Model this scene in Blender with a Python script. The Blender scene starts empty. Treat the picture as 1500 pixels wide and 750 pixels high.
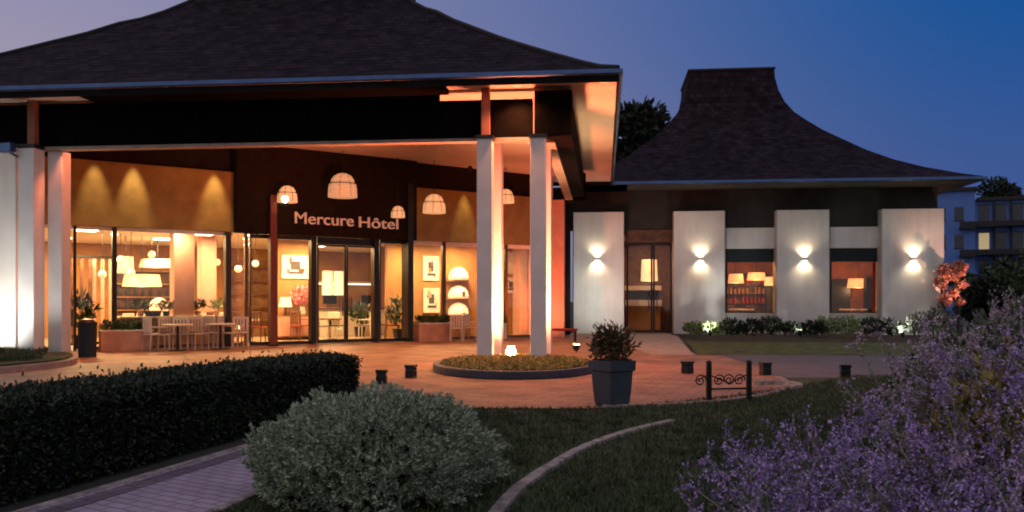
import bpy, bmesh, math, random
import numpy as np
from mathutils import Matrix, Vector
from mathutils.geometry import tessellate_polygon

# ------------------------------------------------------------------ camera, world, exposure
SC = bpy.context.scene
COL = SC.collection
CAM_Z, FOC, HOR = 1.4, 1254.0, 440.0          # camera height, focal length and horizon in 1500 px units
cam_d = bpy.data.cameras.new('camera')
cam = bpy.data.objects.new('camera', cam_d)
COL.objects.link(cam)
cam.location = (0, 0, CAM_Z)
cam.rotation_euler = (math.radians(90), 0, 0)
cam_d.sensor_width = 36
cam_d.lens = FOC / 1500 * 36
cam_d.shift_y = (HOR - 375) / 1500
cam_d.clip_start = 0.05
cam_d.clip_end = 3000
SC.camera = cam
SC.view_settings.view_transform = 'Standard'
SC.view_settings.look = 'None'
SC.view_settings.exposure = 0.0
SC.view_settings.gamma = 1.0
SC.render.film_transparent = False
try:
    SC.cycles.use_denoising = True
    SC.cycles.max_bounces = 8
    SC.cycles.diffuse_bounces = 3
    SC.cycles.transparent_max_bounces = 16
    SC.cycles.sample_clamp_indirect = 6
    SC.cycles.caustics_reflective = False
    SC.cycles.caustics_refractive = False
    SC.cycles.filter_width = 2.0
except Exception:
    pass

SUN_EL, SUN_ROT = math.radians(-1.5), math.radians(-75)     # the sun has just set, off to the left
world = bpy.data.worlds.new('World')
SC.world = world
world.use_nodes = True
wn, wl = world.node_tree.nodes, world.node_tree.links
wn.clear()
w_out = wn.new('ShaderNodeOutputWorld')
w_bg = wn.new('ShaderNodeBackground')
wl.new(w_bg.outputs[0], w_out.inputs[0])
sky = wn.new('ShaderNodeTexSky')
sky.sky_type = 'NISHITA'
sky.sun_disc = False
sky.sun_elevation = SUN_EL
sky.sun_rotation = SUN_ROT
tc = wn.new('ShaderNodeTexCoord')
sep = wn.new('ShaderNodeSeparateXYZ')
wl.new(tc.outputs['Generated'], sep.inputs[0])


def wmap(sock, a, b):
    n = wn.new('ShaderNodeMapRange')
    n.interpolation_type = 'SMOOTHSTEP'
    n.inputs['From Min'].default_value = a
    n.inputs['From Max'].default_value = b
    wl.new(sock, n.inputs['Value'])
    return n.outputs['Result']


def wmix(f, a, b):
    n = wn.new('ShaderNodeMix')
    n.data_type = 'RGBA'
    wl.new(f, n.inputs['Factor'])
    for s, v in ((n.inputs['A'], a), (n.inputs['B'], b)):
        if isinstance(v, tuple):
            s.default_value = (*v, 1)
        else:
            wl.new(v, s)
    return n.outputs['Result']


az = wmap(sep.outputs['X'], -0.62, 0.54)
el = wmap(sep.outputs['Z'], 0.02, 0.36)
low = wmix(az, (.53, .42, .43), (.056, .100, .30))
high = wmix(az, (.29, .275, .44), (.000, .085, .32))
dusk = wmix(el, low, high)
up = wmap(sep.outputs['Z'], 0.40, 1.0)
side = wmap(sep.outputs['X'], -0.60, -1.0)
dusk = wmix(side, dusk, (1.0, .70, .62))                      # brighter afterglow beyond the left edge
back = wmap(sep.outputs['Y'], 0.55, -0.4)
dusk = wmix(back, dusk, (.45, .42, .46))
dusk = wmix(up, dusk, (.42, .395, .47))
add = wn.new('ShaderNodeVectorMath')
add.operation = 'MULTIPLY_ADD'
wl.new(sky.outputs[0], add.inputs[0])
add.inputs[1].default_value = (.02, .02, .02)
wl.new(dusk, add.inputs[2])
wl.new(add.outputs[0], w_bg.inputs['Color'])
w_bg.inputs['Strength'].default_value = 0.95

sun_d = bpy.data.lights.new('sun', 'SUN')                   # last afterglow only
sun_d.energy = 0.03
sun_d.angle = math.radians(20)
sun_d.color = (1, .75, .65)
sun_o = bpy.data.objects.new('sun', sun_d)
COL.objects.link(sun_o)
sun_o.rotation_euler = (math.radians(80), 0, math.radians(-75))

# ------------------------------------------------------------------ frames and rulers
ANG = math.atan2(135, 1254)                   # the pavilions stand turned by this angle to the view
CA, SA = math.cos(ANG), math.sin(ANG)
M_UV = Matrix.Rotation(-ANG, 4, 'Z')
PHI = math.atan2(5.9, 8.63)                   # the glazed lobby front runs at this angle
AX, AY = -12.13, 23.4
M_F = Matrix.Translation((AX, AY, 0)) @ Matrix.Rotation(PHI, 4, 'Z')
CE, SE = math.cos(PHI), math.sin(PHI)


def G(px, py, z=0.0):
    d = (CAM_Z - z) * FOC / (py - HOR)
    return ((px - 750) / FOC * d, d)


def at_v(px, v):
    k = (px - 750) / FOC
    Y = v / (k * SA + CA)
    return k * Y * CA - Y * SA, Y             # u, depth


def at_w(px, w=0.0):
    k = (px - 750) / FOC
    s = (-AX + SE * w + k * (AY + CE * w)) / (CE - SE * k)
    return s, AY + SE * s + CE * w            # s, depth


def zz(py, d):
    return CAM_Z + (HOR - py) * d / FOC


# ------------------------------------------------------------------ materials
MATS = {}


def mat(name, col, rough=.7, metal=0., var=.15, scale=3., bump=0., bscale=40., island=0., emit=None, estr=0., col2=None, spec=.5, trans=0.):
    if name in MATS:
        return MATS[name]
    m = bpy.data.materials.new(name)
    m.use_nodes = True
    n, l = m.node_tree.nodes, m.node_tree.links
    b = n['Principled BSDF']
    b.inputs['Roughness'].default_value = rough
    b.inputs['Metallic'].default_value = metal
    b.inputs['Specular IOR Level'].default_value = spec
    t = n.new('ShaderNodeTexCoord')
    no = n.new('ShaderNodeTexNoise')
    no.inputs['Scale'].default_value = scale
    no.inputs['Detail'].default_value = 6
    l.new(t.outputs['Object'], no.inputs['Vector'])
    c2 = col2 or tuple(c * (1 - 2 * var) for c in col)
    c1 = col if col2 else tuple(min(1, c * (1 + var)) for c in col)
    mr = n.new('ShaderNodeMapRange')
    mr.inputs['From Min'].default_value = .3
    mr.inputs['From Max'].default_value = .7
    fac = no.outputs['Fac']
    if island:
        g = n.new('ShaderNodeNewGeometry')
        ad = n.new('ShaderNodeMix')
        ad.inputs['Factor'].default_value = island
        l.new(no.outputs['Fac'], ad.inputs['A'])
        l.new(g.outputs['Random Per Island'], ad.inputs['B'])
        fac = ad.outputs['Result']
    l.new(fac, mr.inputs['Value'])
    mx = n.new('ShaderNodeMix')
    mx.data_type = 'RGBA'
    mx.inputs['A'].default_value = (*c2, 1)
    mx.inputs['B'].default_value = (*c1, 1)
    l.new(mr.outputs['Result'], mx.inputs['Factor'])
    l.new(mx.outputs['Result'], b.inputs['Base Color'])
    if bump:
        nb = n.new('ShaderNodeTexNoise')
        nb.inputs['Scale'].default_value = bscale
        nb.inputs['Detail'].default_value = 4
        l.new(t.outputs['Object'], nb.inputs['Vector'])
        bp = n.new('ShaderNodeBump')
        bp.inputs['Strength'].default_value = bump
        bp.inputs['Distance'].default_value = .02
        l.new(nb.outputs['Fac'], bp.inputs['Height'])
        l.new(bp.outputs[0], b.inputs['Normal'])
    if emit:
        b.inputs['Emission Color'].default_value = (*emit, 1)
        b.inputs['Emission Strength'].default_value = estr
    MATS[name] = m
    return m


def brick_mat(name, c1, c2, mortar, bw, bh, ms=.012, rough=.8, uv=False, bump=.4, rot=0., var=.5, spec=.5):
    m = bpy.data.materials.new(name)
    m.use_nodes = True
    n, l = m.node_tree.nodes, m.node_tree.links
    b = n['Principled BSDF']
    b.inputs['Roughness'].default_value = rough
    b.inputs['Specular IOR Level'].default_value = spec
    t = n.new('ShaderNodeTexCoord')
    mp = n.new('ShaderNodeMapping')
    mp.inputs['Rotation'].default_value = (0, 0, rot)
    l.new(t.outputs['UV' if uv else 'Object'], mp.inputs[0])
    br = n.new('ShaderNodeTexBrick')
    br.inputs['Color1'].default_value = (*c1, 1)
    br.inputs['Color2'].default_value = (*c2, 1)
    br.inputs['Mortar'].default_value = (*mortar, 1)
    br.inputs['Scale'].default_value = 1
    br.inputs['Mortar Size'].default_value = ms
    br.inputs['Brick Width'].default_value = bw
    br.inputs['Row Height'].default_value = bh
    l.new(mp.outputs[0], br.inputs['Vector'])
    no = n.new('ShaderNodeTexNoise')
    no.inputs['Scale'].default_value = 1.3 if not uv else 2.6
    no.inputs['Detail'].default_value = 8
    l.new(t.outputs['Object'], no.inputs['Vector'])
    mr = n.new('ShaderNodeMapRange')
    mr.inputs['From Min'].default_value = .25
    mr.inputs['From Max'].default_value = .75
    mr.inputs['To Min'].default_value = 1 - var
    mr.inputs['To Max'].default_value = 1 + var * .4
    l.new(no.outputs['Fac'], mr.inputs['Value'])
    vm = n.new('ShaderNodeVectorMath')
    vm.operation = 'SCALE'
    l.new(br.outputs['Color'], vm.inputs[0])
    l.new(mr.outputs['Result'], vm.inputs['Scale'])
    l.new(vm.outputs[0], b.inputs['Base Color'])
    bp = n.new('ShaderNodeBump')
    bp.inputs['Strength'].default_value = bump
    bp.inputs['Distance'].default_value = .02
    bp.invert = True
    l.new(br.outputs['Fac'], bp.inputs['Height'])
    l.new(bp.outputs[0], b.inputs['Normal'])
    MATS[name] = m
    return m


def glass_mat(name, tint=(.95, .93, .9), refl=.06):
    m = bpy.data.materials.new(name)
    m.use_nodes = True
    n, l = m.node_tree.nodes, m.node_tree.links
    n.clear()
    o = n.new('ShaderNodeOutputMaterial')
    mix = n.new('ShaderNodeMixShader')
    tr = n.new('ShaderNodeBsdfTransparent')
    tr.inputs[0].default_value = (*tint, 1)
    gl = n.new('ShaderNodeBsdfGlossy')
    gl.inputs['Roughness'].default_value = .02
    fr = n.new('ShaderNodeFresnel')
    fr.inputs[0].default_value = 1.45
    l.new(fr.outputs[0], mix.inputs[0])
    l.new(tr.outputs[0], mix.inputs[1])
    l.new(gl.outputs[0], mix.inputs[2])
    l.new(mix.outputs[0], o.inputs[0])
    MATS[name] = m
    return m


def M(n):
    return MATS[n] if isinstance(n, str) else n


WARM = (1., .62, .30)
mat('white_render', (.74, .73, .70), .85, var=.05, scale=1.2, bump=.15, bscale=30)
wr = MATS['white_render'].node_tree
_b = wr.nodes['Principled BSDF']
_src = _b.inputs['Base Color'].links[0].from_socket
_tc, _mp, _ns = wr.nodes.new('ShaderNodeTexCoord'), wr.nodes.new('ShaderNodeMapping'), wr.nodes.new('ShaderNodeTexNoise')
_mp.inputs['Scale'].default_value = (5, 5, .45)
_ns.inputs['Scale'].default_value = 1.0
_ns.inputs['Detail'].default_value = 8
_mr, _vm = wr.nodes.new('ShaderNodeMapRange'), wr.nodes.new('ShaderNodeVectorMath')
_mr.inputs['From Min'].default_value, _mr.inputs['From Max'].default_value = .30, .62
_mr.inputs['To Min'].default_value, _mr.inputs['To Max'].default_value = .91, 1.0
_vm.operation = 'SCALE'
wr.links.new(_tc.outputs['Object'], _mp.inputs[0])
wr.links.new(_mp.outputs[0], _ns.inputs['Vector'])
wr.links.new(_ns.outputs['Fac'], _mr.inputs['Value'])
wr.links.new(_src, _vm.inputs[0])
wr.links.new(_mr.outputs['Result'], _vm.inputs['Scale'])
wr.links.new(_vm.outputs[0], _b.inputs['Base Color'])
mat('column_paint', (.62, .62, .62), .5, var=.05, scale=2)
mat('black_timber', (.0035, .003, .003), .8, var=.2, scale=6, bump=.2, spec=.03)
mat('stub_lit_brown', (.30, .12, .07), .6)  # reddish brown stubs, with the orange uplight put into the colour
mat('fascia_black', (.008, .008, .009), .7, var=.2, spec=.08)
mat('dark_wall', (.018, .011, .008), .7, spec=.1, var=.15, scale=4)
mat('umber_band', (.030, .027, .024), .8, var=.2, scale=2)
mat('flange_paint', (.26, .22, .19), .6)
mat('brass', (.34, .20, .05), .5, metal=.3, var=.12, scale=2.5)
mat('soffit_paint', (.62, .52, .45), .7, var=.06, scale=1)
mat('gutter_metal', (.07, .13, .28), .35, metal=.8, var=.1)
mat('black_metal', (.012, .012, .013), .4, metal=.3, var=.1)
mat('red_post', (.16, .03, .02), .5, var=.1)
mat('interior_floor', (.40, .28, .18), .35, var=.15, scale=1.5)
mat('interior_ceiling', (.80, .76, .68), .8, var=.03)
mat('golden_wall', (.36, .18, .048), .7, var=.12, scale=1.5)
mat('amber_wall', (.27, .095, .03), .7, var=.3, scale=1.2)
mat('salmon_plaster', (.66, .34, .25), .7, var=.06)
mat('walnut', (.13, .055, .022), .5, var=.3, scale=5)
mat('oak', (.36, .20, .09), .5, var=.2, scale=5)
mat('cream_paint', (.78, .70, .58), .6, var=.05)
mat('white_resin', (.66, .56, .48), .5, var=.05)
mat('red_fabric', (.34, .03, .02), .9, var=.15)
mat('black_fabric', (.015, .014, .014), .9)
mat('grey_fabric', (.16, .13, .11), .9)
mat('terracotta_box', (.50, .26, .17), .75, var=.15)
mat('slate_planter', (.045, .058, .082), .55, var=.15, scale=3, bump=.1)
mat('navy_kerb', (.030, .038, .060), .5, var=.2)
mat('soil', (.03, .02, .014), .95, bump=.4)
mat('lawn', (.052, .070, .018), .95, var=.4, scale=2.5, bump=.6, bscale=60)
mat('bed_soil', (.030, .026, .018), .95, var=.4, scale=3, bump=.5)
mat('ground_earth', (.035, .036, .026), .95, var=.3, scale=.3)
mat('asphalt', (.13, .115, .12), .8, var=.12, scale=2, bump=.2, bscale=120)
mat('edging_stone', (.36, .295, .27), .85, var=.3, scale=9, bump=.6, bscale=45)
mat('kerb_stone', (.34, .24, .21), .8, var=.15, scale=5)
mat('pale_walk', (.46, .33, .26), .8, var=.12, scale=2)
mat('bark', (.05, .035, .024), .9, var=.3, scale=8, bump=.5)
mat('leaf_dark', (.022, .034, .014), .7, island=.6, col2=(.010, .018, .008))
mat('leaf_hedge', (.020, .034, .014), .6, island=.7, col2=(.006, .012, .006))
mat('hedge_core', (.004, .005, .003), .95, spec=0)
mat('leaf_grey', (.48, .57, .40), .75, island=.75, col2=(.16, .19, .13), scale=5)
mat('leaf_sage', (.24, .255, .20), .75, island=.7, col2=(.06, .07, .05))
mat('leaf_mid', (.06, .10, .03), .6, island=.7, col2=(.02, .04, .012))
mat('leaf_pale', (.42, .50, .22), .6, island=.6, col2=(.12, .18, .06))  # pale leaf tone; floodlight on the bed plants is painted into it
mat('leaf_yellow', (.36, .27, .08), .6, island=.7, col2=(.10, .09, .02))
mat('leaf_cover_lit', (.46, .33, .08), .7, island=.7, col2=(.20, .16, .04))  # yellow lamplight on the island is put into this leaf colour
mat('blade', (.075, .100, .034), .7, island=.7, col2=(.022, .034, .011))
mat('flower_purple', (.52, .36, .72), .8, island=.8, col2=(.16, .10, .28))
mat('flower_faded', (.62, .44, .62), .8, island=.8, col2=(.28, .19, .26))
mat('stem_pale', (.34, .31, .26), .8, island=.5, col2=(.11, .11, .085))
mat('salmon_blossom', (.75, .36, .28), .7, island=.6, col2=(.45, .18, .13))
mat('block_blue_lit', (.10, .20, .56), .7, var=.08, scale=.6)  # blue facade lighting is put into the wall colour
mat('balcony_dark', (.02, .018, .022), .7)
mat('roof_cap_metal', (.012, .010, .012), .7)
mat('lamp_white', (.8, .75, .65), .5, emit=(1, .78, .50), estr=9)
mat('added_downlight_lens', (.5, .4, .3), .5, emit=(1, .5, .25), estr=.8)
mat('sconce_glow', (.8, .75, .65), .5, emit=(1, .74, .45), estr=22)
mat('lantern_glow', (.8, .6, .4), .6, emit=(1, .46, .20), estr=.75)
mat('lantern_bright', (.8, .6, .4), .6, emit=(1, .62, .28), estr=5)
mat('bulb_hot', (.9, .8, .6), .5, emit=(1, .72, .40), estr=25)
mat('shade_glow', (.85, .7, .5), .6, emit=(1, .60, .30), estr=1.1)
mat('shade_orange', (.8, .5, .3), .6, emit=(1, .36, .13), estr=1.3)
mat('sign_letter', (.80, .55, .45), .5, emit=(1, .48, .30), estr=.20)
mat('wicker', (.62, .36, .20), .7, emit=(1, .47, .22), estr=.55, var=.25, scale=14)
mat('flood_glow', (.9, .8, .6), .5, emit=(1, .60, .28), estr=60)
mat('flood_white', (.9, .9, .85), .5, emit=(1, .92, .78), estr=6)
mat('picture_paper', (.85, .78, .66), .7)
mat('picture_ink', (.06, .05, .05), .7)
mat('pink_petal', (.72, .25, .25), .7, island=.5)
mat('lit_window', (.5, .4, .25), .5, emit=(1, .75, .4), estr=.35)
mat('dark_glass', (.02, .03, .05), .1)
mat('blind_navy', (.010, .020, .026), .8)
glass_mat('glass')
brick_mat('roof_shingle', (.040, .0255, .039), (.017, .0115, .020), (.013, .0095, .015), .30, .26, .016, .9, uv=True, bump=.5, var=.6, spec=.08)
brick_mat('terracotta_pavers', (.46, .22, .12), (.35, .16, .09), (.18, .095, .06), .40, .20, .012, .6, rot=.35, var=.62)
brick_mat('path_pavers', (.45, .355, .45), (.36, .28, .365), (.18, .145, .18), .20, .10, .008, .8, rot=.55, var=.25)
brick_mat('path_border', (.15, .10, .14), (.24, .17, .22), (.07, .05, .06), .10, .22, .008, .8, rot=.55, var=.3)

# ------------------------------------------------------------------ object helpers
XF = {}


class MB:
    """collects shapes in one frame and links them as ONE mesh object"""

    def __init__(self, frame=None):
        self.v, self.f, self.m = [], [], (frame or Matrix.Identity(4))
        self.uv = None

    def add(self, vs, fs):
        o = len(self.v)
        self.v += [tuple(p) for p in vs]
        self.f += [tuple(i + o for i in f) for f in fs]

    def box(self, x0, x1, y0, y1, z0, z1):
        self.add([(x0, y0, z0), (x1, y0, z0), (x1, y1, z0), (x0, y1, z0), (x0, y0, z1), (x1, y0, z1), (x1, y1, z1), (x0, y1, z1)],
                 [(3, 2, 1, 0), (4, 5, 6, 7), (0, 1, 5, 4), (1, 2, 6, 5), (2, 3, 7, 6), (3, 0, 4, 7)])
        return self

    def lathe(self, prof, cx=0, cy=0, n=20, z0=0., rot=0.):
        vs = []
        for r, z in prof:
            for i in range(n):
                a = 2 * math.pi * i / n + rot
                vs.append((cx + r * math.cos(a), cy + r * math.sin(a), z0 + z))
        fs = []
        for j in range(len(prof) - 1):
            for i in range(n):
                k = (i + 1) % n
                fs.append((j * n + i, j * n + k, (j + 1) * n + k, (j + 1) * n + i))
        fs.append(tuple(range(n))[::-1])
        fs.append(tuple((len(prof) - 1) * n + i for i in range(n)))
        self.add(vs, fs)
        return self

    def tube(self, pts, rads, n=6):
        pts = [Vector(p) for p in pts]
        if not isinstance(rads, (list, tuple)):
            rads = [rads] * len(pts)
        vs, fs = [], []
        up0 = Vector((.13, .27, .95)).normalized()
        for i, p in enumerate(pts):
            d = (pts[min(i + 1, len(pts) - 1)] - pts[max(i - 1, 0)])
            d = d.normalized() if d.length > 1e-9 else Vector((0, 0, 1))
            a = d.cross(up0 if abs(d.dot(up0)) < .95 else Vector((1, 0, 0))).normalized()
            b = d.cross(a)
            for k in range(n):
                t = 2 * math.pi * k / n
                vs.append(p + (a * math.cos(t) + b * math.sin(t)) * rads[i])
        for j in range(len(pts) - 1):
            for i in range(n):
                k = (i + 1) % n
                fs.append((j * n + i, j * n + k, (j + 1) * n + k, (j + 1) * n + i))
        fs.append(tuple(range(n))[::-1])
        fs.append(tuple((len(pts) - 1) * n + i for i in range(n)))
        self.add(vs, fs)
        return self

    def prism(self, poly, z0, z1):
        n = len(poly)
        self.add([(x, y, z0) for x, y in poly] + [(x, y, z1) for x, y in poly],
                 [tuple(range(n))[::-1], tuple(range(n, 2 * n))] + [(i, (i + 1) % n, (i + 1) % n + n, i + n) for i in range(n)])
        return self

    def sphere(self, c, r, n=12, m=8, sz=1.):
        prof = [(max(1e-4, r * math.sin(math.pi * j / m)), -r * sz * math.cos(math.pi * j / m)) for j in range(m + 1)]
        return self.lathe(prof, c[0], c[1], n, c[2])

    def build(self, name, material, parent=None, bevel=0., smooth=False, kind=None):
        me = bpy.data.meshes.new(name)
        T = self.m
        if parent is not None:
            T = XF[parent.name].inverted() @ T
        me.from_pydata([tuple(T @ Vector(p)) for p in self.v], [], self.f)
        if self.uv:
            lay = me.uv_layers.new(name='UVMap')
            lay.data.foreach_set('uv', np.array(self.uv, dtype=np.float32).ravel())
        o = bpy.data.objects.new(name, me)
        COL.objects.link(o)
        me.materials.append(M(material) if isinstance(material, str) else material)
        bm = bmesh.new()
        bm.from_mesh(me)
        bmesh.ops.recalc_face_normals(bm, faces=bm.faces)
        bm.to_mesh(me)
        bm.free()
        if smooth:
            me.shade_smooth()
        if bevel:
            b = o.modifiers.new('bevel', 'BEVEL')
            b.width = bevel
            b.segments = 2
            b.limit_method = 'ANGLE'
        if parent is not None:
            o.parent = parent
            XF[o.name] = XF[parent.name]
        else:
            XF[o.name] = Matrix.Identity(4)
        if kind:
            o['kind'] = kind
        return o


def thing(name, label, cat, mtx=None, group=None):
    o = bpy.data.objects.new(name, None)
    COL.objects.link(o)
    o.empty_display_size = .2
    mtx = mtx or Matrix.Identity(4)
    o.matrix_world = mtx
    XF[o.name] = mtx.copy()
    return tag(o, label, cat, group)


def tag(o, label, cat, group=None):
    o['label'] = label
    o['category'] = cat
    if group:
        o['group'] = group
    return o


def T(x, y, z=0., rz=0., s=1.):
    return Matrix.Translation((x, y, z)) @ Matrix.Rotation(rz, 4, 'Z') @ Matrix.Scale(s, 4)


def dup(root, mtx, label=None, group=None):
    r = root.copy()
    COL.objects.link(r)
    r.matrix_world = mtx
    XF[r.name] = mtx.copy()
    if label:
        r['label'] = label
    if group:
        r['group'] = group

    def rec(src, dst):
        for ch in [c for c in COL.objects if c.parent == src]:
            c = ch.copy()
            COL.objects.link(c)
            c.parent = dst
            XF[c.name] = mtx.copy()
            rec(ch, c)
    rec(root, r)
    return r


def light(name, typ, loc, energy, color=WARM, parent=None, target=None, **kw):
    d = bpy.data.lights.new(name, typ)
    d.energy = energy
    d.color = color
    for k, v in kw.items():
        setattr(d, k, v)
    o = bpy.data.objects.new(name, d)
    COL.objects.link(o)
    m = Matrix.Translation(loc)
    if target is not None:
        q = (Vector(target) - Vector(loc)).to_track_quat('-Z', 'Y')
        m = m @ q.to_matrix().to_4x4()
    if parent is not None:
        o.parent = parent
        m = XF[parent.name].inverted() @ m
    o.matrix_local = m
    return o


def sheet(name, poly, z, material, kind='structure'):
    me = bpy.data.meshes.new(name)
    tris = tessellate_polygon([[Vector((x, y, 0)) for x, y in poly]])
    me.from_pydata([(x, y, z) for x, y in poly], [], tris)
    o = bpy.data.objects.new(name, me)
    COL.objects.link(o)
    me.materials.append(M(material))
    for p in me.polygons:
        if p.normal.z < 0:
            p.flip()
    o['kind'] = kind
    XF[o.name] = Matrix.Identity(4)
    return o


def smooth_path(pts, n=8):
    """Catmull-Rom through 2-D or 3-D points"""
    P = [np.array(p, float) for p in pts]
    P = [2 * P[0] - P[1]] + P + [2 * P[-1] - P[-2]]
    out = []
    for i in range(1, len(P) - 2):
        for t in np.linspace(0, 1, n, endpoint=False):
            a, b, c, d = P[i - 1:i + 3]
            out.append(.5 * (2 * b + (c - a) * t + (2 * a - 5 * b + 4 * c - d) * t * t + (3 * b - a - 3 * c + d) * t ** 3))
    out.append(P[-2])
    return [tuple(p) for p in out]


def strip_poly(path, w0, w1):
    """polygon between offsets w0 and w1 to the left of a path"""
    A, B = [], []
    for i, p in enumerate(path):
        a, b = path[max(0, i - 1)], path[min(len(path) - 1, i + 1)]
        dx, dy = b[0] - a[0], b[1] - a[1]
        L = math.hypot(dx, dy) or 1
        nx, ny = -dy / L, dx / L
        A.append((p[0] + nx * w0, p[1] + ny * w0))
        B.append((p[0] + nx * w1, p[1] + ny * w1))
    return A + B[::-1]


RNG = np.random.default_rng(7)


def unit(v):
    return v / np.maximum(np.linalg.norm(v, axis=1, keepdims=True), 1e-9)


def leaves(name, c, d, length, width, material, parent=None, bend=.25, kind=None):
    """many folded leaf faces in one mesh: c base points, d axes (world space)"""
    n = len(c)
    d = unit(np.asarray(d, float))
    r = RNG.normal(size=(n, 3))
    s = unit(np.cross(d, r))
    up = np.cross(s, d)
    L = (length * RNG.uniform(.65, 1.25, n))[:, None]
    W = (width * RNG.uniform(.7, 1.2, n))[:, None]
    v = np.stack([c, c + d * L * .5 + s * W * .5 + up * L * bend * .4, c + d * L - up * L * bend * .3, c + d * L * .5 - s * W * .5 + up * L * bend * .4], 1).reshape(-1, 3)
    if parent is not None:
        mi = np.array(XF[parent.name].inverted())
        v = v @ mi[:3, :3].T + mi[:3, 3]
    me = bpy.data.meshes.new(name)
    me.vertices.add(4 * n)
    me.vertices.foreach_set('co', v.astype(np.float32).ravel())
    me.loops.add(4 * n)
    me.loops.foreach_set('vertex_index', np.arange(4 * n, dtype=np.int32))
    me.polygons.add(n)
    me.polygons.foreach_set('loop_start', np.arange(0, 4 * n, 4, dtype=np.int32))
    me.polygons.foreach_set('loop_total', np.full(n, 4, dtype=np.int32))
    me.update(calc_edges=True)
    me.materials.append(M(material))
    o = bpy.data.objects.new(name, me)
    COL.objects.link(o)
    if parent is not None:
        o.parent = parent
        XF[o.name] = XF[parent.name]
    if kind:
        o['kind'] = kind
    return o


# ------------------------------------------------------------------ ground
o = sheet('ground', [(-400, -20), (400, -20), (400, 900), (-400, 900)], -0.02, 'ground_earth')

front = [(-30, 8.2), (-6, 8.8), (-3.4, 10.2), (-2.2, 11.1), (-.6, 11.15), (.9, 11.1), (2.3, 11.45), (3.3, 12.1), (4.0, 12.9), (4.45, 13.8), (4.75, 14.8), (4.8, 15.5)]
fc = smooth_path(front, 5)
sheet('forecourt', fc + [(5.2, 18.0), (5.35, 21.95), (4.75, 22.0), (4.9, 23.4), (6.5, 33.5), (6.6, 36.4), (-1, 36.8), (-30, 36.5)], 0.0, 'terracotta_pavers')
sheet('road', [(4.80, 15.52), (5.6, 15.45), (9, 15.35), (18, 14.6), (60, 10), (60, 17.5), (18, 21.2), (5.36, 22.0), (5.21, 18.0)], 0.003, 'asphalt')
sheet('entrance_walk', [(3.6, 22.1), (4.70, 22.1), (4.86, 23.4), (6.46, 33.5), (6.55, 35.9), (4.2, 35.9), (3.5, 30)], 0.004, 'pale_walk')
sheet('flower_bed', [(6.55, 29), (20, 27.5), (20, 36), (6.62, 36)], 0.006, 'bed_soil')
mat('strip_grass_lit', (.10, .115, .02), .95, var=.4, scale=2.5, bump=.6, bscale=40)  # lawn colour brightened, floodlight spill on the strip is painted in
sheet('grass_strip', [(4.80, 22.15), (18, 21.35), (60, 17.6), (60, 40), (20, 40), (20, 27.5), (6.5, 29.0), (6.0, 29.6)], 0.003, 'strip_grass_lit')
lawn_poly = [(x, y - .02) for x, y in fc[28:]] + [(5.6, 15.4), (9, 15.3), (18, 14.5), (18, 2), (-2.6, 2), (-2.25, 5.3), (-1.85, 8.8)]
sheet('lawn', lawn_poly, 0.005, 'lawn')

# kerb stones of the forecourt edge
k = MB()
k.prism(strip_poly(fc[26:], -.02, .09), -.01, .035)
tag(k.build('kerb', 'kerb_stone', bevel=.01), 'thin stone kerb curving between the terracotta forecourt and the lawn', 'kerb')
k = MB()
a = [i * math.pi / 12 - 1.4 for i in range(16)]
ring = [(4.30 + .30 * math.cos(t), 13.85 + .45 * math.sin(t)) for t in a]
k.prism(strip_poly(ring, -.07, .07), -.01, .07)
tag(k.build('kerb', 'edging_stone', bevel=.01), 'pale rounded kerb end beside the low rail and grass', 'kerb')

# foot path with darker border
pl = smooth_path([(-3.9, 3.6), (-3.36, 5.2), (-3.02, 6.4), (-2.62, 7.9), (-2.28, 9.2), (-1.9, 10.8)], 6)
pw = smooth_path([(-2.62, 3.6), (-2.10, 5.2), (-1.88, 6.1), (-1.80, 6.9), (-1.75, 7.9), (-1.55, 9.6), (-1.3, 10.8)], 6)
sheet('footpath', pl + pw[::-1], 0.011, 'path_pavers')
sheet('footpath_border', strip_poly(pl, -.28, -.10), 0.015, 'path_border')
k = MB()
k.prism(strip_poly(pl, -.045, .035), -.01, .022)
tag(k.build('path_edging', 'edging_stone', bevel=.01), 'pale stone edging between the clipped hedge and the purple path', 'edging')
k = MB()
k.prism(strip_poly(pw, -.05, .03), -.01, .02)
tag(k.build('path_edging', 'edging_stone', bevel=.01), 'pale stone edging between the path and the grey round bush', 'edging')
rj = random.Random(3)
arc = smooth_path([G(715, 775), G(730, 750), G(760, 718), G(800, 690), G(850, 661), G(900, 641), G(945, 628), G(985, 619)], 6)
k = MB()
ja = [(x + rj.uniform(-.006, .006), y + rj.uniform(-.006, .006)) for x, y in smooth_path(arc[::2], 4)]
k.prism(strip_poly(ja, -.05, .045), -.01, .038)
tag(k.build('lawn_edging', 'edging_stone', bevel=.008), 'curved pale edging strip crossing the dark lawn', 'edging')

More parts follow.
